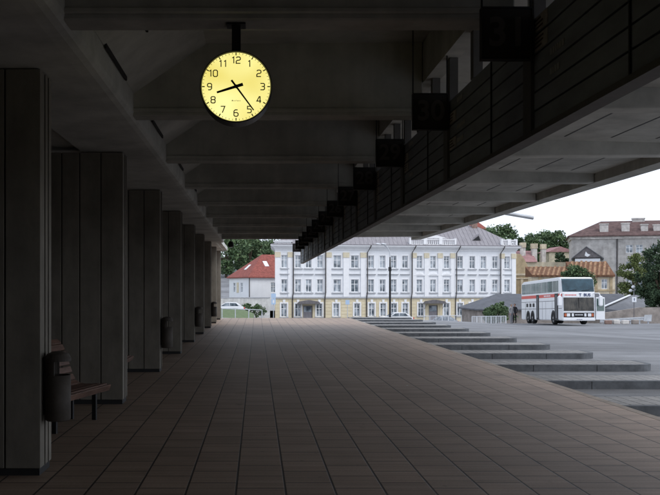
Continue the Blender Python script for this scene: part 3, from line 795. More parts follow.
for x in (4.3, 7.2):
    b = MB(); y = 2.0; z = 3.72+sl*(y+.4)
    b.add([(x-.4, y, z+.08), (x+.4, y, z+.08), (x+.4, y+1.1, z+.08+1.1*sl), (x-.4, y+1.1, z+.08+1.1*sl), (x-.4, y, z-.05), (x+.4, y, z-.05), (x+.4, y+1.1, z-.05+1.1*sl), (x-.4, y+1.1, z-.05+1.1*sl)],
          [(0, 1, 2, 3), (0, 1, 5, 4), (1, 2, 6, 5), (2, 3, 7, 6), (3, 0, 4, 7)])
    b.build('skylight', M['rail_white'], r_)
b = MB(); x = 1.2; z = 3.72 + (x+.4)*(7.9-3.72)/((LY/2+.4)*.95)
dz = (7.9-3.72)/((LY/2+.4)*.95)
b.add([(x, 4.4, z+.08), (x, 5.3, z+.08), (x+1.0, 5.3, z+.08+dz), (x+1.0, 4.4, z+.08+dz), (x, 4.4, z-.05), (x, 5.3, z-.05), (x+1.0, 5.3, z-.05+dz), (x+1.0, 4.4, z-.05+dz)],
      [(0, 1, 2, 3), (0, 1, 5, 4), (1, 2, 6, 5), (2, 3, 7, 6), (3, 0, 4, 7)])
b.build('skylight', M['rail_white'], r_)
b = MB(); b.tube([(-.1, -.1, 3.6), (-.1, -.1, -2.3)], .09, 8); b.build('drain_pipe', M['drain'], rh_)
gw = thing('garden_wall', 'low whitish garden wall in front of the red roofed house', 'wall', (0, 132, 0))
b = MB(); b.box(-14, 1.9, 0, .3, -5, .28); b.build('wall_face', M['old_white'], gw)
b = MB(); b.box(-14, 1.95, -.06, .36, .281, .4); b.build('coping', M['grey_trim'], gw)

# ---- right hand side: ochre gabled house
def px2(px, d): return (px-257)*d/F
def pz(py, d): return H - (py-288)*d/F
d = 158; x0, x1 = px2(516, d), px2(531, d)
oh = thing('ochre_house', 'narrow ochre house with curved gable shoulder just right of the white building', 'house', (x0, d, 0))
w = x1-x0; zt = pz(254, d); zm = pz(274, d)
b = MB(); b.prism([(-1.2, -3.5), (w-.5, -3.5), (w-.5, zm), (w-.35, zm+.7), (w-.7, zm+1.7), (w-1.15, zm+2.6), (w*.3, zt), (-1.2, zt+.2)], 0, 8, 'y'); b.build('wall', M['ochre'], oh)
b = MB(); b.box(-1.2, w-.3, -.15, -.003, zm-.25, zm+.1); b.box(-1.2, w-.3, -.12, -.003, zm-.9, zm-.7); b.box(.8, 1.25, -.12, -.003, -2, zm-.95); b.build('mouldings', M['cream'], oh)
b = MB(); b.box(1.35, 1.9, -.05, -.003, zm-4.5, zm-1.6); b.build('window', M['glass'], oh)
# pink roofed row with tall chimney stacks
d = 176; x0 = px2(519, d)
ph = thing('pink_roof_house', 'low house with pink tiled roof and tall plastered chimney stacks behind the ochre house', 'house', (x0, d, 0))
b = MB(); b.box(0, 12, 0, 8, -1, pz(262, d)-.02); b.build('wall', M['cream'], ph)
ze, zr = pz(262, d), pz(252.5, d)
b = MB(); b.prism([(-.4, ze), (8.4, ze), (4, zr+.5)], -.4, px2(537, d)-x0, 'x'); b.build('roof', M['roof_pink'], ph)
for (px, w, top) in ((526.5, .85, 242), (538, .95, 243), (547.3, .8, 243.5)):
    x = px2(px, d)-x0; b = MB(); b.box(x-w/2, x+w/2, 2, 3, -1, pz(top+5, d)); st = b.build('chimney', M['chim'], ph)
    b = MB(); b.box(x-w/2-.08, x+w/2+.08, 1.9, 3.1, pz(top+5, d)+.002, pz(top, d)); b.build('chimney_cap', M['cream'], st)
# cream house with pink gable roof further up
d = 205; x0, x1 = px2(549, d), px2(575, d)
ch = thing('cream_house', 'cream house with pink gable roof among trees below the grey tenement', 'house', (x0, d, 0))
w = x1-x0
b = MB(); wall_holes(b, 0, w, 0, pz(252, d), [(1.4, 2.3, 7.0, 8.2), (3.4, 4.3, 7.0, 8.2)]); b.box(0, w, .25, 7, 0, pz(252, d)); b.build('wall', M['cream'], ch, recalc=False)
for u in (1.4, 3.4): add_window(ch, u, u+.9, 7.0, 8.2)
b = MB(); b.prism([(-.4, pz(252, d)+.004), (w+.4, pz(252, d)+.004), (w*.42, pz(246.5, d))], -.4, 7.4, 'y'); b.build('roof', M['roof_pink'], ch)
# far red roof over the white building
d = 215; x0 = px2(470, d)
fr = thing('red_roof_cottage', 'house with red tiled roof on the hill above the grey metal roof', 'house', (x0, d, 0))
b = MB(); b.box(.3, px2(487, d)-x0-.3, 0, 7, 4, pz(229, d)-.004); b.build('wall', M['cream'], fr)
b = MB(); hip(b, .3, px2(487, d)-x0-.3, 0, 7, pz(229, d), pz(220.5, d)); b.build('roof', M['roof_red'], fr)

# ---- derelict row with the slanted rusty boards
d = 150
rr = thing('derelict_row', 'derelict row with orange rusty board roof and cream wall behind the bus', 'building', (px2(531, d), d, 0))
x0 = px2(531, d); Lr = px2(615, d)-x0; zw = pz(275, d)
holes = []
for px in (546, 556, 565, 604.5): u = px2(px, d)-x0; holes.append((u-.5, u+.5, pz(289, d), pz(279, d)))
b = MB(); wall_holes(b, 0, Lr, -3.8, zw, holes); b.quad((Lr, 0, -3.8), (Lr, 7, -3.8), (Lr, 7, zw), (Lr, 0, zw)); b.build('wall', M['cream'], rr, recalc=False)
for h in holes: add_window(rr, *h)
b = MB()
for px in (540, 551, 561, 571, 580, 596, 611):
    u = px2(px, d)-x0; b = MB(); b.box(u-.22, u+.22, -.12, -.003, -3.8, zw-.05); b.build('pier', M['ochre'], rr)
b = MB(); b.box(0, Lr, -.18, -.125, pz(291, d), pz(289.5, d)); b.build('ledge', M['ochre'], rr)
for (a_, c_, py) in ((531, 572, 266.0), (572.2, 614, 260.8)):
    ua, uc = px2(a_, d)-x0, px2(c_, d)-x0; zt = pz(py, d); dep = 3.2
    b = MB(); b.prism([(-.5, zw+.02), (dep, zt-.05), (dep, zw-.3), (-.5, zw-.3)], ua, uc, 'x')
    b.k = 1; sh = 1.7; per = .8; n = int((uc-ua+sh)/per)      # slanted boards with dark gaps between them
    for i in range(n):
        u = ua - sh + .1 + i*per; w = .5*per + rnd.uniform(-.06, .06); e = rnd.uniform(-.08, .1)
        t0 = max(0, (ua+.03-u)/sh); t1 = min(1, (uc-.03-u-w)/sh)
        if t1 - t0 < .1: continue
        yA, yB = -.62, dep-.05; lo = Vector((u, yA, zw+.02)); hi = Vector((u+sh, yB, zt+.06+e)); wv = Vector((w, 0, 0))
        p0, p1 = lo.lerp(hi, t0), lo.lerp(hi, t1); P0 = [p0, p0+wv, p1+wv, p1]
        b.add(P0 + [q - Vector((0, 0, .1)) for q in P0], [(0, 1, 2, 3), (7, 6, 5, 4), (0, 1, 5, 4), (1, 2, 6, 5), (2, 3, 7, 6), (3, 0, 4, 7)])
    b.build('roof', [M['rust_dark'], M['rust_board']], rr)
# grey gabled house over it
d = 164; x0, x1 = px2(574.5, d), px2(602, d); w = x1-x0
gg = thing('gabled_house', 'small house with dark grey boarded gable in front of the grey tenement', 'house', (x0, d+.8, 0), R(-20))
b = MB(); b.box(.35, w-.35, .2, 8, -3, pz(258.5, d)); b.build('wall', M['rail_white'], gg)
b = MB(); b.prism([(0, pz(259, d)+.25), (w, pz(259, d)+.25), (w*.46, pz(247, d))], 0, 8, 'y'); b.build('gable', M['gable_grey'], gg)
b = MB(); c = (w*.46, pz(247, d))
for s_, e in ((-1, 0), (1, w)):
    b.prism([(e + s_*.3, pz(259, d)+.0), (e + s_*.3, pz(259, d)+.16), (c[0], c[1]+.16), (c[0], c[1]+.02)], -.12, 8.1, 'y')
b.build('roof', M['felt2'], gg)
b = MB(); zc = pz(255.5, d); b.add([(w*.40, -.03, zc), (w*.5, -.03, zc-.25), (w*.6, -.03, zc+.1), (w*.5, -.03, zc+.35), (w*.44, -.03, zc+.75)], [(0, 1, 2, 3, 4)]); b.build('plaster_patch', M['rail_white'], gg)

# ---- weathered grey tenement
d = 172; x0 = px2(571.5, d); x1 = px2(700, d); w = x1-x0; ze = pz(239.5, d); zr = pz(223, d)+.6
gt = thing('grey_tenement', 'large weathered grey tenement with brown hipped roof and plastered chimneys at the right', 'building', (x0, d, 0), R(-17))
x0_ = x0; ct, stn = math.cos(R(-17)), math.sin(R(-17))
def Ut(px): k = (px-257)/F; return (d*k-x0_)/(ct-stn*k)
w = Ut(700)
hs2 = []
for px in (629.4, 639.4, 655, 668):
    u = Ut(px)
    hs2 += [(u-.62, u+.62, pz(253.5, d), pz(245.5, d)), (u-.62, u+.62, pz(270, d), pz(262, d)), (u-.62, u+.62, pz(287, d), pz(279, d))]
b = MB(); wall_holes(b, 0, w, -4, ze, hs2); b.quad((0, 0, -4), (0, 0, ze), (0, 12, ze), (0, 12, -4)); b.quad((w, 0, -4), (w, 12, -4), (w, 12, ze), (w, 0, ze)); b.quad((0, 12, -4), (0, 12, ze), (w, 12, ze), (w, 12, -4))
b.build('wall', M['grey_plaster'], gt, recalc=False)
for h in hs2: add_window(gt, *h, cross=.66)
b = MB(); u = Ut(617); b.tube([(u, -.15, ze), (u, -.15, -4)], .12, 8); b.build('drain_pipe', M['drain'], gt)
b = MB(); b.box(-.25, w+.25, -.25, 12.2, ze+.002, ze+.3); b.box(-.4, w+.4, -.4, 12.4, ze+.302, ze+.45); b.build('cornice', M['chim'], gt)
b = MB(); hip(b, 0, w, 0, 12, ze+.65, zr, .7); r_ = b.build('roof', M['roof_brown'], gt)
for (px, pyt, pyb, hw, yy) in ((603, 225.3, 235.5, .75, .9), (624.5, 225, 233, .7, 1.0), (643.5, 226.5, 234, .6, 1.0), (632.5, 220.5, 226, 1.1, 5.4), (656, 227, 234, .6, 1.0)):
    dd = d+yy; x = Ut(px) + .30*yy; b = MB(); b.box(x-hw, x+hw, yy, yy+1.1, pz(pyb, dd)-1.2, pz(pyt, dd)); b.box(x-hw-.1, x+hw+.1, yy-.1, yy+1.2, pz(pyt, dd)+.002, pz(pyt, dd)+.22)
    b.build('chimney', M['chim'], r_)

# ---- long dark shed roof behind the bus
d = 98; x0, x1 = px2(476, d), px2(632, d+4); w = x1-x0
sh = thing('dark_shed', 'long low shed with dark felt hipped roof behind the bus', 'shed', (x0, d, 0))
ze, zr = pz(309, d), pz(293.8, d+4.5)
b = MB(); b.box(.4, w-.3, .4, 8.6, -4, ze); b.build('wall', M['stone_wall'], sh)
b = MB(); b.add([(0, 0, ze), (w, 0, ze), (w, 9, ze), (0, 9, ze), (3.4, 4.5, zr), (w-1.0, 4.5, zr), (0, 0, ze-.15), (w, 0, ze-.15), (w, 9, ze-.15), (0, 9, ze-.15)],
               [(0, 1, 5, 4), (1, 2, 5), (2, 3, 4, 5), (3, 0, 4), (0, 1, 7, 6), (1, 2, 8, 7), (2, 3, 9, 8), (3, 0, 6, 9), (6, 7, 8, 9)])
b.build('roof', M['felt'], sh)
d2 = 93
g2 = thing('grey_lean_to', 'grey felt lean-to roof with white edge flashing right of the bus', 'shed', (0, 0, 0))
A = Vector((px2(603, d2), d2, pz(307, d2))); B = Vector((px2(629, d2+5), d2+5, pz(295.5, d2+5))); C = Vector((px2(652, d2+5), d2+5, pz(293.5, d2+5))); D_ = Vector((px2(652, d2), d2, pz(313, d2))); E = Vector((px2(603, d2), d2, pz(314, d2)))
dn = Vector((0, 0, -.15))
b = MB(); b.add([A, B, C, D_, E] + [v + dn for v in (A, B, C, D_, E)], [(0, 1, 2, 3, 4), (9, 8, 7, 6, 5)] + [(i, (i+1) % 5, 5+(i+1) % 5, 5+i) for i in range(5)])
b.build('roof', M['felt2'], g2)
b = MB(); up = Vector((0, 0, .1)); b.add([A, B, B+up, A+up, A+Vector((.16, -.1, 0)), B+Vector((.16, -.1, 0)), B+up+Vector((.16, -.1, 0)), A+up+Vector((.16, -.1, 0))],
    [(0, 1, 2, 3), (4, 5, 6, 7), (0, 1, 5, 4), (2, 3, 7, 6), (0, 3, 7, 4), (1, 2, 6, 5)]); b.build('flashing', M['rail_white'], g2)
b = MB(); b.prism([(E.x+.2, E.y+.4), (D_.x, D_.y+.4), (C.x, C.y-.2), (B.x+1, B.y-.2)], -4, E.z-.35, 'z'); b.build('wall', M['stone_wall'], g2)

# retaining wall and guard rail at right
d = 88
rw = thing('retaining_wall', 'brown stained retaining wall right of the bus beneath the trees', 'wall', (px2(603, d), d, 0))
zt = pz(311.5, d); zt2 = pz(307.5, d); w = 30
b = MB(); b.prism([(0, -3), (w, -3), (w, zt2+.2), (px2(640, d)-px2(603, d), zt2), (0, zt-.15)], 0, .4, 'y'); b.build('wall_face', M['stone_wall'], rw)
d = 80
gr_ = thing('guard_rail', 'galvanised road guard rail standing to the right of the bus', 'guard rail', (px2(600, d), d, 0))
w = px2(651, d)-px2(600, d)
za, zb = pz(319.2, d), pz(316.3, d)
b = MB()
for dz in (0, .17):
    b.prism([(0, za-.3+dz), (w, zb-.3+dz), (w, zb-.18+dz), (0, za-.18+dz)], -.05, .05, 'y')
b.prism([(0, za-.2), (w, zb-.2), (w, zb-.1), (0, za-.1)], .0, .02, 'y')
b.prism([(w-.7, zb-.42), (w, zb-.45), (w+.05, zb+.15), (w-.6, zb+.12)], -.09, -.052, 'y'); b.build('rail', M['rail'], gr_)
for i in range(6):
    x = .4+i*(w-.6)/5; b = MB(); b.box(x-.06, x+.06, .06, .16, -2.6, za-.15+i*(zb-za)/5); b.build('post', M['rail'], gr_)
# clutter at the foot of the rail: low kerb blocks
d = 78
for i, (px, c, lab) in enumerate(((609, 'brick', 'reddish low block by the guard rail, nearest the bus'), (617, 'chim', 'pale low block by the guard rail, second from the bus'), (626, 'chim', 'pale low block in the middle of the guard rail'), (636, 'stone_wall', 'brownish low block by the guard rail towards its right end'))):
    x = px2(px, d); z = ground(x, d); b = MB(); b.box(x-.28, x+.28, d, d+.4, z, z+.34+.04*(i % 2)); tag(b.build('kerb_block', M[c], bevel=.04), lab, 'block')

# ------------------------------------------------------------------ railings, signs, lamps
def railing(name, label, x0, x1, y0, y1, top0, top1, drop, n, m, bars=3, thick=.035, mesh=0):
    t = thing(name, label, 'railing', (x0, y0, 0)); v = Vector((x1-x0, y1-y0, 0))
    for i in range(n+1):
        q = v*i/n; z = top0+(top1-top0)*i/n; b = MB(); b.tube([(q.x, q.y, z-drop-.4), (q.x, q.y, z)], thick*1.15, 6); b.build('post', m, t)
    b = MB()
    for j in range(bars):
        dz = -drop*.88*j/max(1, bars-1); b.tube([(0, 0, top0+dz), (v.x, v.y, top1+dz)], thick, 6)
    b.build('rails', m, t)
    if mesh:
        b = MB()
        for i in range(mesh):
            q = v*(i+.5)/mesh; z = top0+(top1-top0)*(i+.5)/mesh; b.tube([(q.x, q.y, z-drop*.88), (q.x, q.y, z)], .014, 4)
        b.build('bars', m, t)
    return t
d = 70
railing('railing', 'pale metal railing beyond the end of the paving at left, beside the lawn', px2(222, d), px2(262, d), d, d, pz(308.5, d), pz(310, d), .85, 3, M['rail'], 2)
d = 120
railing('railing', 'white barred fence in front of the long white building near the bush', px2(424, d), px2(519, d-16), d, d-16, pz(316, d), pz(314.5, d-16), 1.5, 14, M['rail_white'], 2, .04, 60)
railing('railing', 'pale barred fence standing before the shrubs and the dark shed', px2(472, 90), px2(506, 86), 90, 86, pz(316.5, 90), pz(316, 86), .95, 7, M['rail_white'], 2, .03, 40)
def make_lamp():
    d = 104; x = px2(390, d)
    t = thing('street_lamp', 'tall dark street lamp with two pale heads in front of the white building', 'street lamp', (x, d, 0))
    z0 = ground(x, d); b = MB(); b.tube([(0, 0, z0), (0, 0, 2.4), (0, 0, pz(268, d))], [.13, .12, .11], 10); b.tube([(0, 0, pz(268, d)), (0, 0, pz(257, d))], [.09, .07], 10); b.build('pole', M['dark'], t)
    b = MB(); b.box(-.17, .14, -.17, .14, pz(271, d), pz(267, d)); b.build('control_box', M['dark'], t)
    b = MB(); b.tube([(0, 0, pz(257, d)), (-.03, 0, pz(252, d)), (-.28, 0, pz(247.5, d)), (-.55, 0, pz(245, d))], [.055, .05, .045, .04], 8)
    b.tube([(-.28, 0, pz(247.5, d)), (-.75, .05, pz(245, d)), (-1.1, .05, pz(244.2, d))], .035, 8); b.build('arm', M['rail'], t)
    for (xa, xb, y) in ((-.45, -1.0, 0), (-1.05, -1.65, .05)):
        b = MB(); b.prism([(xa, pz(244.8, d)), (xb+.1, pz(244.3, d)), (xb, pz(243.6, d)), (xb+.12, pz(243, d)), (xa, pz(243.9, d))], y-.16, y+.16, 'y'); b.build('lamp_head', M['rail_white'], t, bevel=.03)
make_lamp()
d = 84; x = px2(634, d)
t = thing('road_sign', 'small white square road sign on a post beside the retaining wall', 'sign', (x, d, 0))
b = MB(); b.tube([(0, 0, ground(x, d)), (0, 0, pz(297.5, d))], .035, 8); b.build('post', M['gable_grey'], t)
b = MB(); b.box(-.2, .2, -.07, -.04, pz(302, d), pz(297, d)); s_ = b.build('plate', M['rail_white'], t)
b = MB(); b.box(-.03, .03, -.075, -.071, pz(301, d), pz(298.5, d)); b.add([(-.09, -.074, pz(299.3, d)), (.09, -.074, pz(299.3, d)), (0, -.074, pz(298, d))], [(0, 1, 2)]); b.build('arrow', M['navy'], s_)
d = 92; x = px2(634, d)
t = thing('street_lamp', 'low lamp post with white globe heads rising behind the lean-to roof', 'street lamp', (x, d, 0))
b = MB(); b.tube([(0, 0, ground(x, d)), (0, 0, pz(290, d))], .05, 8); b.tube([(-.3, 0, pz(291, d)), (0, 0, pz(290, d)), (.3, 0, pz(290.5, d))], .04, 6); b.build('pole', M['rail'], t)
for (xa, py, r) in ((-.05, 287, .22), (.25, 289.3, .18), (-.33, 290.6, .2)):
    b = MB(); n = 10
    vs = [(xa + r*math.sin(R(180*i/6))*math.cos(2*math.pi*k/n), r*math.sin(R(180*i/6))*math.sin(2*math.pi*k/n), pz(py, d)+r*.8*math.cos(R(180*i/6))) for i in range(7) for k in range(n)]
    b.add(vs, [(i*n+k, i*n+(k+1) % n, (i+1)*n+(k+1) % n, (i+1)*n+k) for i in range(6) for k in range(n)]); b.build('globe', M['rail_white'], t, smooth=True)
d = 125; x = px2(273.5, d)
t = thing('traffic_sign', 'pale blue traffic sign on a post at the left corner of the white building', 'sign', (x, d, 0))
b = MB(); b.tube([(0, 0, -2.4), (0, 0, pz(293, d))], .05, 8); b.build('post', M['rail'], t)
b = MB(); b.box(-.33, .33, -.08, -.05, pz(298, d), pz(293.5, d)); b.box(-.3, .3, -.08, -.05, pz(304.5, d), pz(298.5, d)); s_ = b.build('plate', M['blue_sign'], t)
b = MB(); b.box(-.12, .12, -.085, -.081, pz(303, d), pz(300, d)); b.build('symbol', M['rail_white'], s_)
d = 133; x = px2(347.5, d)
t = thing('traffic_sign', 'small pale blue traffic sign in front of the wide ground floor windows', 'sign', (x, d, 0))
b = MB(); b.tube([(0, 0, -4), (0, 0, pz(300, d))], .05, 8); b.build('post', M['rail'], t)
b = MB(); b.box(-.3, .3, -.08, -.05, pz(304.5, d), pz(300, d)); b.build('plate', M['blue_sign'], t)

# ------------------------------------------------------------------ vehicles
def wheel(parent, c, r, w, name='wheel'):
    b = MB(); b.T = Matrix.Translation(c); 
    N = 24; prof = [(-w/2, r*.62), (-w/2, r*.93), (-w/2+.04, r), (w/2-.04, r), (w/2, r*.93), (w/2, r*.62)]
    vs = [(x, rr*math.cos(2*math.pi*k/N), rr*math.sin(2*math.pi*k/N)) for x, rr in prof for k in range(N)]
    b.add(vs, [(i*N+k, i*N+(k+1) % N, (i+1)*N+(k+1) % N, (i+1)*N+k) for i in range(5) for k in range(N)])
    o = b.build(name, M['tyre'], parent, smooth=True)
    b = MB(); b.T = Matrix.Translation(c); b.cylx((0, 0, 0), r*.63, w*.8, 20); b.cylx((0, 0, 0), r*.2, w*1.02, 12); b.build('rim', M['rim'], o)
    return o
BD = 69.0; bx = px2(562.5, BD); BL = 12.0
bus_ang = math.atan2(px2(521.5, BD+BL)-bx, BL)
gz0 = -1.06; gz1 = -1.41
bus = thing('coach', 'tall white coach with red side stripe and big dark windscreen parked on the plaza', 'coach', (bx, BD, gz0), -bus_ang, None, rx=math.atan2(gz1-gz0, BL))
BW_ = 2.5; BH = 3.68
prof = [(.06, .32), (.0, .45), (-.02, 1.05), (.05, 2.0), (.07, 2.5), (.12, 2.62), (.32, 3.45), (.55, 3.62), (1.0, BH), (BL-.6, BH-.02), (BL-.12, 3.5), (BL, 2.5), (BL, .42), (BL-.1, .32)]
b = MB(); b.prism(prof, 0, BW_, 'x'); b.build('body', M['bus_white'], bus, bevel=.07, seg=2)
def front(name, z0, z1, x0, x1, m, off=.012, n=6):
    """a panel following the front profile"""
    def yf(z):
        P = sorted([(q[1], q[0]) for q in prof[1:9]]); return lerp_profile(P, z)
    b = MB(); zs = [z0+(z1-z0)*i/n for i in range(n+1)]
    vs = [(x, yf(z)-off, z) for z in zs for x in (x0, x1)] + [(x, yf(z)+.03, z) for z in zs for x in (x0, x1)]
    m2 = 2*(n+1); fs = [(2*i, 2*i+1, 2*i+3, 2*i+2) for i in range(n)] + [(m2+2*i, m2+2*i+2, m2+2*i+3, m2+2*i+1) for i in range(n)]
    fs += [(2*i, 2*i+2, m2+2*i+2, m2+2*i) for i in range(n)] + [(2*i+1, m2+2*i+1, m2+2*i+3, 2*i+3) for i in range(n)] + [(0, m2, m2+1, 1), (2*n, 2*n+1, m2+2*n+1, m2+2*n)]
    b.add(vs, fs); return b.build(name, m, bus)
front('upper_windscreen', 2.54, 3.55, .05, BW_-.05, M['bus_glass'], .02, 10)
front('lower_windscreen', 1.05, 2.08, .1, BW_-.1, M['bus_glass_low'], .015)
dp = front('destination_panel', 2.12, 2.44, .10, BW_-.10, M['bus_white'], .02)
b = MB(); text_into(b, 'T  BUS', .30, (1.72, .025, 2.275), .004, bold=.01); b.build('lettering', M['navy'], dp, recalc=False)
b = MB(); xx = .2
for w in (.09, .13, .07, .11, .1, .14, .08, .1): b.box(xx, xx+w*.8, .03, .05, 2.24, 2.31); xx += w+.01
b.build('small_lettering', M['bus_red'], dp)
front('grille', .56, .92, .1, BW_-.1, M['bus_black'], .016)
b = MB(); b.box(.95, 1.55, -.04, -.036, .69, .82); bd = b.build('badge', M['bus_black'], bus); xx = .95
for w in (.07, .06, .07, .06, .07, .07): b = MB(); b.box(xx+.02, xx+.02+w, -.045, -.0405, .72, .79); b.build('letter', M['rail_white'], bd); xx += .098
for (xa, xb, m, nm) in ((.14, .30, 'amber', 'turn_signal'), (.32, .58, 'lamp_glass', 'headlight'), (.70, .86, 'lamp_glass', 'fog_light'), (1.65, 1.81, 'lamp_glass', 'fog_light'), (1.92, 2.18, 'lamp_glass', 'headlight'), (2.2, 2.36, 'amber', 'turn_signal')):
    b = MB(); b.box(xa, xb, -.055, -.01, .62, .86); b.build(nm, M[m], bus, bevel=.015)
b = MB(); b.box(.02, BW_-.02, -.09, .2, .30, .53); b.build('bumper', M['bus_white'], bus, bevel=.04, seg=2)
b = MB(); b.box(1.0, 1.52, -.1, -.091, .35, .46); pl = b.build('number_plate', M['trim_white'], bus)
b = MB()
for i in range(6): b.box(1.05+i*.075, 1.05+i*.075+.045, -.104, -.1, .375, .435)
b.build('plate_marks', M['navy'], pl)
b = MB(); b.box(1.23, 1.27, -.02, .02, 1.06, 2.07); b.build('windscreen_pillar', M['bus_black'], bus)
b = MB(); b.box(.22, .75, .02, .03, 1.12, 1.3); b.build('dash_card', M['trim_white'], bus)
for (x0_, x1_, zz0, zz1) in ((.5, 1.1, 2.62, 2.68), (1.5, 2.1, 2.62, 2.68), (.6, 1.15, 1.14, 1.2), (1.45, 2.0, 1.14, 1.2)):
    b = MB(); b.tube([(x0_, .06 if zz0 > 2 else -.02, zz0), (x1_, .06 if zz0 > 2 else -.02, zz1)], .018, 6); b.build('wiper', M['bus_black'], bus)
# side towards the camera (x = 0)
ws = [(.95, 2.4), (2.45, 4.0), (4.05, 5.6), (5.65, 7.2), (7.25, 8.8), (8.85, 10.4), (10.45, 11.75)]
for (a_, c_) in ws:
    b = MB(); b.box(-.012, .03, a_+.03, c_-.03, 2.55, 3.42); b.build('side_window', M['bus_sideglass'], bus)
    b = MB(); b.box(BW_-.03, BW_+.012, a_+.03, c_-.03, 2.55, 3.42); b.build('side_window', M['bus_sideglass'], bus)
segs = [(.12, 1.0), (2.0, 6.3), (7.2, 11.9)]
b = MB()
for a_, c_ in segs: b.box(-.008, .02, a_, c_, 2.14, 2.4)
st = b.build('red_stripe', M['bus_red'], bus)
b = MB(); yy = 3.1
for w in (.22, .16, .24, .18, .2, .26): b.box(-.012, -.0085, yy, yy+w, 2.21, 2.33); yy += w+.1
b.build('stripe_lettering', M['rail_white'], st)
for (a_, c_) in ((1.05, 1.95), (6.35, 7.15)):
    b = MB(); b.box(-.014, .02, a_, c_, .34, 2.42); d_ = b.build('door', M['bus_black'], bus)
    b = MB(); b.box(-.035, -.015, a_+.42, a_+.48, .5, 2.3); b.build('handrail', M['rail'], d_)
b = MB()
for z in (1.25, 1.85): 
    for a_, c_ in segs: b.box(-.006, .01, a_, c_, z-.018, z+.018)
for y in (2.6, 4.4, 5.4, 8.0, 9.2, 10.6): b.box(-.006, .01, y-.015, y+.015, .36, 1.84)
b.build('panel_seams', M['gable_grey'], bus)
for i in range(3):
    b = MB(); b.box(-.012, .02, 7.7+i*1.0, 8.3+i*1.0, 1.42, 1.72) ; b.build('vent', M['bus_black'], bus)
for y in (2.35+.0, 8.35, 9.75):
    for x in (.16, BW_-.16): wheel(bus, (x-.02 if x < 1 else x+.02, y, .5), .5, .34)
    b = MB(); N = 16
    poly = [(y + .62*math.cos(math.pi*k/N), .5+.62*math.sin(math.pi*k/N)) for k in range(N+1)] + [(y-.62, .31), (y+.62, .31)]
    b.prism(poly, -.008, .03, 'x'); b.build('wheel_arch', M['bus_black'], bus)
for s_, xb in ((-1, 0), (1, BW_)):
    b = MB(); b.tube([(xb+s_*-.1, .0, 2.42), (xb+s_*.2, -.25, 2.4), (xb+s_*.3, -.32, 2.15)], .04, 8); b.build('mirror_arm', M['bus_white'], bus)
    b = MB(); b.box(xb+s_*.3-.16, xb+s_*.3+.16, -.42, -.24, 1.42, 2.2); b.build('mirror', M['bus_white'], bus, bevel=.06, seg=2)
# open front door leaf standing out on the far side
b = MB(); b.box(BW_+.04, BW_+.72, -.02, .04, .38, 2.1)
dl = b.build('open_door', M['bus_white'], bus, bevel=.02)
b = MB(); b.box(BW_+.1, BW_+.66, -.03, -.021, 1.05, 2.0); b.build('door_glass', M['bus_sideglass'], dl)

def car(name, label, loc, rz, m):
    t = thing(name, label, 'car', loc, rz)
    bp_ = [(-2.05, .3), (-2.08, .62), (-1.95, .84), (-1.0, .95), (1.4, .97), (1.98, .9), (2.08, .6), (2.05, .3)]
    b = MB(); b.prism(bp_, -.84, .84, 'y'); b.build('body', m, t, bevel=.09, seg=2)
    b = MB(); b.prism([(-1.05, .96), (-.35, 1.40), (.2, 1.46), (1.1, 1.42), (1.75, .97)], -.72, .72, 'y'); b.build('cabin', m, t, bevel=.08, seg=2)
    for s_ in (-1, 1):
        y = s_*.722
        for P in ([(-.85, 1.0), (-.32, 1.34), (.18, 1.38), (.18, 1.0)], [(.26, 1.0), (.26, 1.38), (1.0, 1.35), (1.35, 1.0)]):
            b = MB(); b.prism(P, min(y, y+s_*.008), max(y, y+s_*.008), 'y'); b.build('side_window', M['glass'], t)
    b = MB(); b.add([(-1.04, -.6, 1.0), (-.42, -.56, 1.37), (-.42, .56, 1.37), (-1.04, .6, 1.0)], [(0, 1, 2, 3)]); 
    for v in b.v: v.x -= .02; v.z += .02
    b.build('windscreen', M['glass'], t)
    T = Matrix.Rotation(R(90), 4, 'Z')
    for x in (-1.3, 1.3):
        for y in (-.78, .78):
            w = wheel(t, (0, 0, 0), .31, .2); w.matrix_local = Matrix.Translation((x, y, .31)) @ T
    for s_ in (-1, 1):
        b = MB(); b.box(-2.1, -2.0, s_*.62-.16, s_*.62+.16, .62, .76); b.build('headlight', M['lamp_glass'], t)
        b = MB(); b.box(1.98, 2.1, s_*.66-.12, s_*.66+.12, .62, .84); b.build('tail_light', M['bus_red'], t)
    return t
x, d = px2(396, 112), 112; car('parked_car', 'white car parked before the white building beside the tall street lamp', (x, d, pz(312.3, d)-1.46), R(8), M['car_white'])
x, d = px2(442, 122), 122; car('parked_car', 'grey blue car by the white barred fence in front of the building', (x, d, pz(316.3, d)-1.46), R(12), M['car_grey'])
x, d = px2(228, 112), 112; car('parked_car', 'white car beyond the lawn below the red roofed house', (x, d, ground(px2(228, 112), 112)), R(0), M['car_white'])

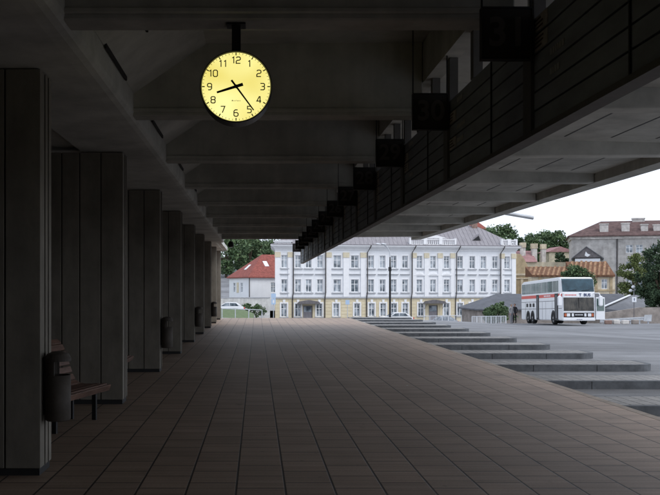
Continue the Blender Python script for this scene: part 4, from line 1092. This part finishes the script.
# ------------------------------------------------------------------ people
def person(label, loc, rz, top, legs, hair, coat=False, seed=0):
    """one skinned body, clothing by region of the same surface, hair as a child"""
    r = random.Random(seed)
    V = []; E = []; RAD = []
    def v(p, rr, par=None):
        V.append(p); RAD.append(rr)
        if par is not None: E.append((par, len(V)-1))
        return len(V)-1
    pel = v((0, 0, .95), (.15, .11)); wa = v((0, 0, 1.1), (.135, .1), pel); che = v((0, .01, 1.32), (.165, .115), wa); sh_ = v((0, .01, 1.43), (.10, .08), che)
    nk = v((0, 0, 1.5), (.05, .052), sh_); hd0 = v((0, -.015, 1.57), (.066, .075), nk); hd1 = v((0, -.02, 1.645), (.076, .09), hd0); hd2 = v((0, -.012, 1.715), (.05, .06), hd1)
    v((0, -.105, 1.615), (.014, .016), hd1)                     # nose
    for s_ in (-1, 1):
        v((s_*.082, 0, 1.625), (.012, .022), hd1)               # ears
        hp = v((s_*.09, 0, .9), (.095, .1), pel); kn = v((s_*.1, -.02+.03*s_, .5), (.062, .066), hp); an = v((s_*.105, .03*s_, .1), (.042, .045), kn)
        v((s_*.115, -.1+.03*s_, .04), (.042, .035), an)
        so = v((s_*.18, .01, 1.4), (.06, .062), sh_); el = v((s_*.235, .04, 1.13), (.045, .046), so); wr = v((s_*.225, -.09, .90), (.03, .03), el)
        pm = v((s_*.22, -.115, .84), (.034, .018), wr)
        for i, ln in enumerate((.05, .06, .055, .04)):
            a = v((s_*.215, -.14+.018*i, .79), (.009, .009), pm); v((s_*.205, -.145+.018*i, .79-ln), (.007, .007), a)
        v((s_*.195, -.15, .815), (.01, .01), pm)
    me = bpy.data.meshes.new('person'); me.from_pydata(V, E, [])
    o = bpy.data.objects.new('person', me); col.objects.link(o)
    sk = o.modifiers.new('s', 'SKIN'); sk.use_smooth_shade = True
    for i, q in enumerate(RAD): me.skin_vertices[0].data[i].radius = q
    me.skin_vertices[0].data[0].use_root = True
    o.modifiers.new('u', 'SUBSURF').levels = 1
    dg = bpy.context.evaluated_depsgraph_get()
    m2 = bpy.data.meshes.new_from_object(o.evaluated_get(dg)); o.modifiers.clear(); o.data = m2; bpy.data.meshes.remove(me)
    m2.materials.clear()
    for m in (M['skin'], top, legs, M['shoe']): m2.materials.append(m)
    for p in m2.polygons:
        c = p.center; p.use_smooth = True
        if c.z > 1.49: k = 0
        elif c.z < .09: k = 3
        elif abs(c.x) > .17 and c.z < .91: k = 0
        elif c.z > (.62 if coat else .93) or abs(c.x) > .19: k = 1
        else: k = 2
        p.material_index = k
    o.location = loc; o.rotation_euler = (0, 0, rz)
    tag(o, label, 'person')
    b = MB(); n = 14; vs = []; fs = []
    rings = [(.02, 1.738), (.06, 1.73), (.088, 1.70), (.097, 1.65), (.094, 1.60)]
    for rr, z in rings:
        for k in range(n):
            a = 2*math.pi*k/n; y = rr*math.sin(a)*1.1
            vs.append((rr*.93*math.cos(a), max(y, -.075)+.008, z + (.03 if y < -.04 and z < 1.68 else 0)))
    for i in range(len(rings)-1):
        for k in range(n): fs.append((i*n+k, i*n+(k+1) % n, (i+1)*n+(k+1) % n, (i+1)*n+k))
    fs.append(tuple(range(n))); b.add(vs, fs); b.build('hair', hair, o, smooth=True)
    return o
d = 79
x = px2(511.3, d); person('person in a light grey jacket and grey trousers standing behind the coach', (x, d, pz(323.7, d)), R(30), M['shirt'], M['trouser'], M['hair_g'], seed=1)
x = px2(516.6, d); person('person in a long black coat with brown hair standing next to the coach', (x, d+.6, pz(323.7, d)), R(-40), M['blackcloth'], M['blackcloth'], M['hair_b'], coat=True, seed=2)

# ------------------------------------------------------------------ trees
def tree(name, label, cat, px, d, top, base, rad, leaf, n_cl, n_leaf, ls, seed, squash=.8, trunk=True, group=None, zb=None, low=.25):
    r = random.Random(seed); x = px2(px, d); zt = pz(top, d); zg = ground(x, d) if base is None else base
    t = thing(name, label, cat, (x, d, zg), 0, group); h = zt-zg
    cl = []
    for i in range(n_cl):
        while True:
            p = Vector((r.uniform(-1, 1), r.uniform(-1, 1), r.uniform(-1, 1)))
            if .25 < p.length < 1: break
        if r.random() < .6: p = p.normalized()*r.uniform(.7, 1.0)
        zc = h*low + (h*(1-low))*(p.z*.46+.5); wob = 1 + .22*math.sin(3*math.atan2(p.y, p.x)+seed) 
        k = 1 - .35*max(0, p.z)
        if r.random() < .12: wob *= 1.18
        cl.append((Vector((p.x*rad*wob*k, p.y*rad*wob*k, zc)), rad*r.uniform(.16, .34)))
    b = MB(); vs = b.v; fs = b.f
    for c, s in cl:
        for j in range(n_leaf):
            q = Vector((r.gauss(0, 1), r.gauss(0, 1), r.gauss(0, .75))); q = q*min(1, 1.9/max(q.length, .01))*s*.55
            a = Vector((r.gauss(0, 1), r.gauss(0, 1), r.gauss(0, 1))).normalized(); u = a.cross(Vector((r.gauss(0, 1), r.gauss(0, 1), r.gauss(0, 1)))).normalized(); w = a.cross(u)
            z = ls*r.uniform(.6, 1.3); o = len(vs); P = c+q
            if P.z < .1: continue
            vs.extend([P+u*z, P+w*z*.6, P-u*z, P-w*z*.6]); fs.append([o, o+1, o+2, o+3]); b.mi.append(0)
    if trunk:
        tb = MB(); tr = max(.08, rad*.075)
        tb.tube([(0, 0, -.3), (rad*.03, 0, h*.2), (-rad*.03, rad*.03, h*.5), (0, 0, h*.8)], [tr*1.25, tr, tr*.6, tr*.2], 8)
        for c, s in cl[::max(1, n_cl//9)]:
            z0 = h*r.uniform(.18, .45); m_ = Vector((c.x*.45, c.y*.45, (z0+c.z)/2+.1*h*.3)); tb.tube([(0, 0, z0), m_, c], [tr*.5, tr*.3, tr*.1], 6)
        tb.build('trunk', M['bark'], t)
    b.build('crown' if trunk else 'foliage', leaf, t, recalc=False)
    return t
# wooded slope seen under the roof at the left
for i, (px, d, top, rad, lab) in enumerate((
    (226, 212, 238, 3.6, 'dark green tree above the red roofed house, nearest the last pier'), (238, 220, 233, 4.0, 'dense tree rising above the left hip of the red roof'),
    (250, 215, 236, 3.8, 'green tree straight above the peak of the red roof'), (262, 222, 233, 4.0, 'green tree above the skylights of the red roof'),
    (272, 214, 238, 3.4, 'green tree between the red roof and the white building'), (244, 236, 226, 4.6, 'tall tree at the back of the wooded slope, left one'), (266, 238, 226, 4.6, 'tall tree at the back of the wooded slope, right one'))):
    tree('broadleaf_tree', lab, 'tree', px, d, top, None, rad, M['leaf_hill' if i % 3 else 'leaf_mid'], 46, 60, .34, 20+i, low=.05)
for i, (px, d, top, rad, lf, lab) in enumerate((
    (490, 205, 218.5, 4.3, 'leaf_hill', 'tree behind the grey metal roof, left of the pair beside the red cottage'), (502, 208, 220.5, 4.2, 'leaf_mid', 'tree behind the right end of the grey metal roof'),
    (519, 200, 236, 2.5, 'leaf_deep', 'dark small tree just behind the first chimney stack'),
    (531, 228, 232, 4.3, 'leaf_mid', 'broad hill tree left of the tallest crown'), (543, 232, 228.5, 4.6, 'leaf_hill', 'tallest green hill tree between the chimneys and the tenement'), (556, 228, 228, 4.0, 'leaf_mid', 'hill tree nearest the grey tenement'),
    (561, 196, 251, 2.0, 'leaf_deep', 'small dark tree in front of the cream house'))):
    tree('broadleaf_tree', lab, 'tree', px, d, top, None, rad, M[lf], 85, 70, .30, 40+i, low=.08)
tree('bushy_tree', 'round green tree rising just behind the coach roof', 'tree', 577, 104, 263, None, 1.65, M['leaf_mid'], 60, 110, .12, 61, low=.45)
tree('yellowing_tree', 'yellow green tree in front of the grey tenement windows', 'tree', 638, 108, 250, None, 1.9, M['leaf_pale'], 60, 110, .14, 62, low=.3)
tree('dark_tree', 'large dark green tree at the right edge above the retaining wall', 'tree', 661, 90, 236, None, 1.95, M['leaf_deep'], 95, 120, .12, 63, low=.16)
tree('dark_tree', 'second dark tree lower down at the right edge above the retaining wall', 'tree', 655, 91, 268, None, 1.45, M['leaf_deep'], 60, 110, .12, 64, low=.1)
tree('shrub', 'grey green shrub by the white fence beneath the dark shed roof', 'shrub', 499, 91, 302, None, 1.35, M['leaf_mid'], 46, 90, .10, 65, trunk=False, low=.0)
tree('shrub', 'small shrub left of the dark shed, lower than the first', 'shrub', 489, 92, 307, None, .8, M['leaf_mid'], 26, 80, .09, 66, trunk=False, low=.0)

for px, d, top, rad, lab in ((247, 118, 303, .9, 'low green shrub by the pale garden wall, left one'), (258, 119, 302, 1.0, 'low green shrub by the pale garden wall, right one')):
    tree('shrub', lab, 'shrub', px, d, top, None, rad, M['leaf_mid'], 24, 70, .10, int(px), trunk=False, low=0)

# ------------------------------------------------------------------ camera, light, world
cam = bpy.data.cameras.new('camera'); co = bpy.data.objects.new('camera', cam); col.objects.link(co)
co.location = (0, 0, H); co.rotation_euler = (R(90), 0, 0)
cam.sensor_width = 36; cam.lens = F/660*36; cam.shift_x = (330-257)/660; cam.shift_y = (288-247.5)/660
cam.clip_start = .05; cam.clip_end = 4000
scn.camera = co

SUN_EL, SUN_AZ = R(52), R(125)       # azimuth clockwise from +Y: over the plaza, to the right
w = bpy.data.worlds.new('World'); scn.world = w; w.use_nodes = True
nt = w.node_tree; bg = nt.nodes['Background']
sky = nt.nodes.new('ShaderNodeTexSky'); sky.sky_type = 'NISHITA'; sky.sun_disc = False
sky.sun_elevation = SUN_EL; sky.sun_rotation = SUN_AZ; sky.air_density = 1.0; sky.dust_density = 1.5; sky.ozone_density = 1.0
hs_ = nt.nodes.new('ShaderNodeHueSaturation'); hs_.inputs['Saturation'].default_value = .35
nt.links.new(sky.outputs[0], hs_.inputs['Color'])
# closed cloud deck in front of the clear sky
tc = nt.nodes.new('ShaderNodeTexCoord'); mp = nt.nodes.new('ShaderNodeMapping'); mp.inputs['Scale'].default_value = (1, 1, 2.5)
nz = nt.nodes.new('ShaderNodeTexNoise'); nz.inputs['Scale'].default_value = 2.2; nz.inputs['Detail'].default_value = 5
nt.links.new(tc.outputs['Generated'], mp.inputs[0]); nt.links.new(mp.outputs[0], nz.inputs[0])
rp = nt.nodes.new('ShaderNodeValToRGB'); rp.color_ramp.elements[0].position = .3; rp.color_ramp.elements[1].position = .7
rp.color_ramp.elements[0].color = (2.7, 3.05, 3.7, 1); rp.color_ramp.elements[1].color = (3.5, 3.75, 4.25, 1)
nt.links.new(nz.outputs[0], rp.inputs[0])
mx = nt.nodes.new('ShaderNodeMix'); mx.data_type = 'RGBA'; mx.inputs[0].default_value = .85
nt.links.new(hs_.outputs[0], mx.inputs[6]); nt.links.new(rp.outputs[0], mx.inputs[7])
nt.links.new(mx.outputs[2], bg.inputs[0]); bg.inputs[1].default_value = .12
sd = bpy.data.lights.new('sun', 'SUN'); sd.energy = .5; sd.angle = R(30); sd.color = (1, .97, .92)
so = bpy.data.objects.new('sun', sd); col.objects.link(so)
dirv = Vector((math.sin(SUN_AZ)*math.cos(SUN_EL), math.cos(SUN_AZ)*math.cos(SUN_EL), math.sin(SUN_EL)))
so.rotation_euler = dirv.to_track_quat('Z', 'Y').to_euler()
so.location = dirv*50
vs_ = scn.view_settings; vs_.view_transform = 'Standard'; vs_.look = 'None'; vs_.gamma = 1; vs_.use_curve_mapping = False; vs_.exposure = 1.52
scn.cycles.max_bounces = 8; scn.cycles.diffuse_bounces = 6
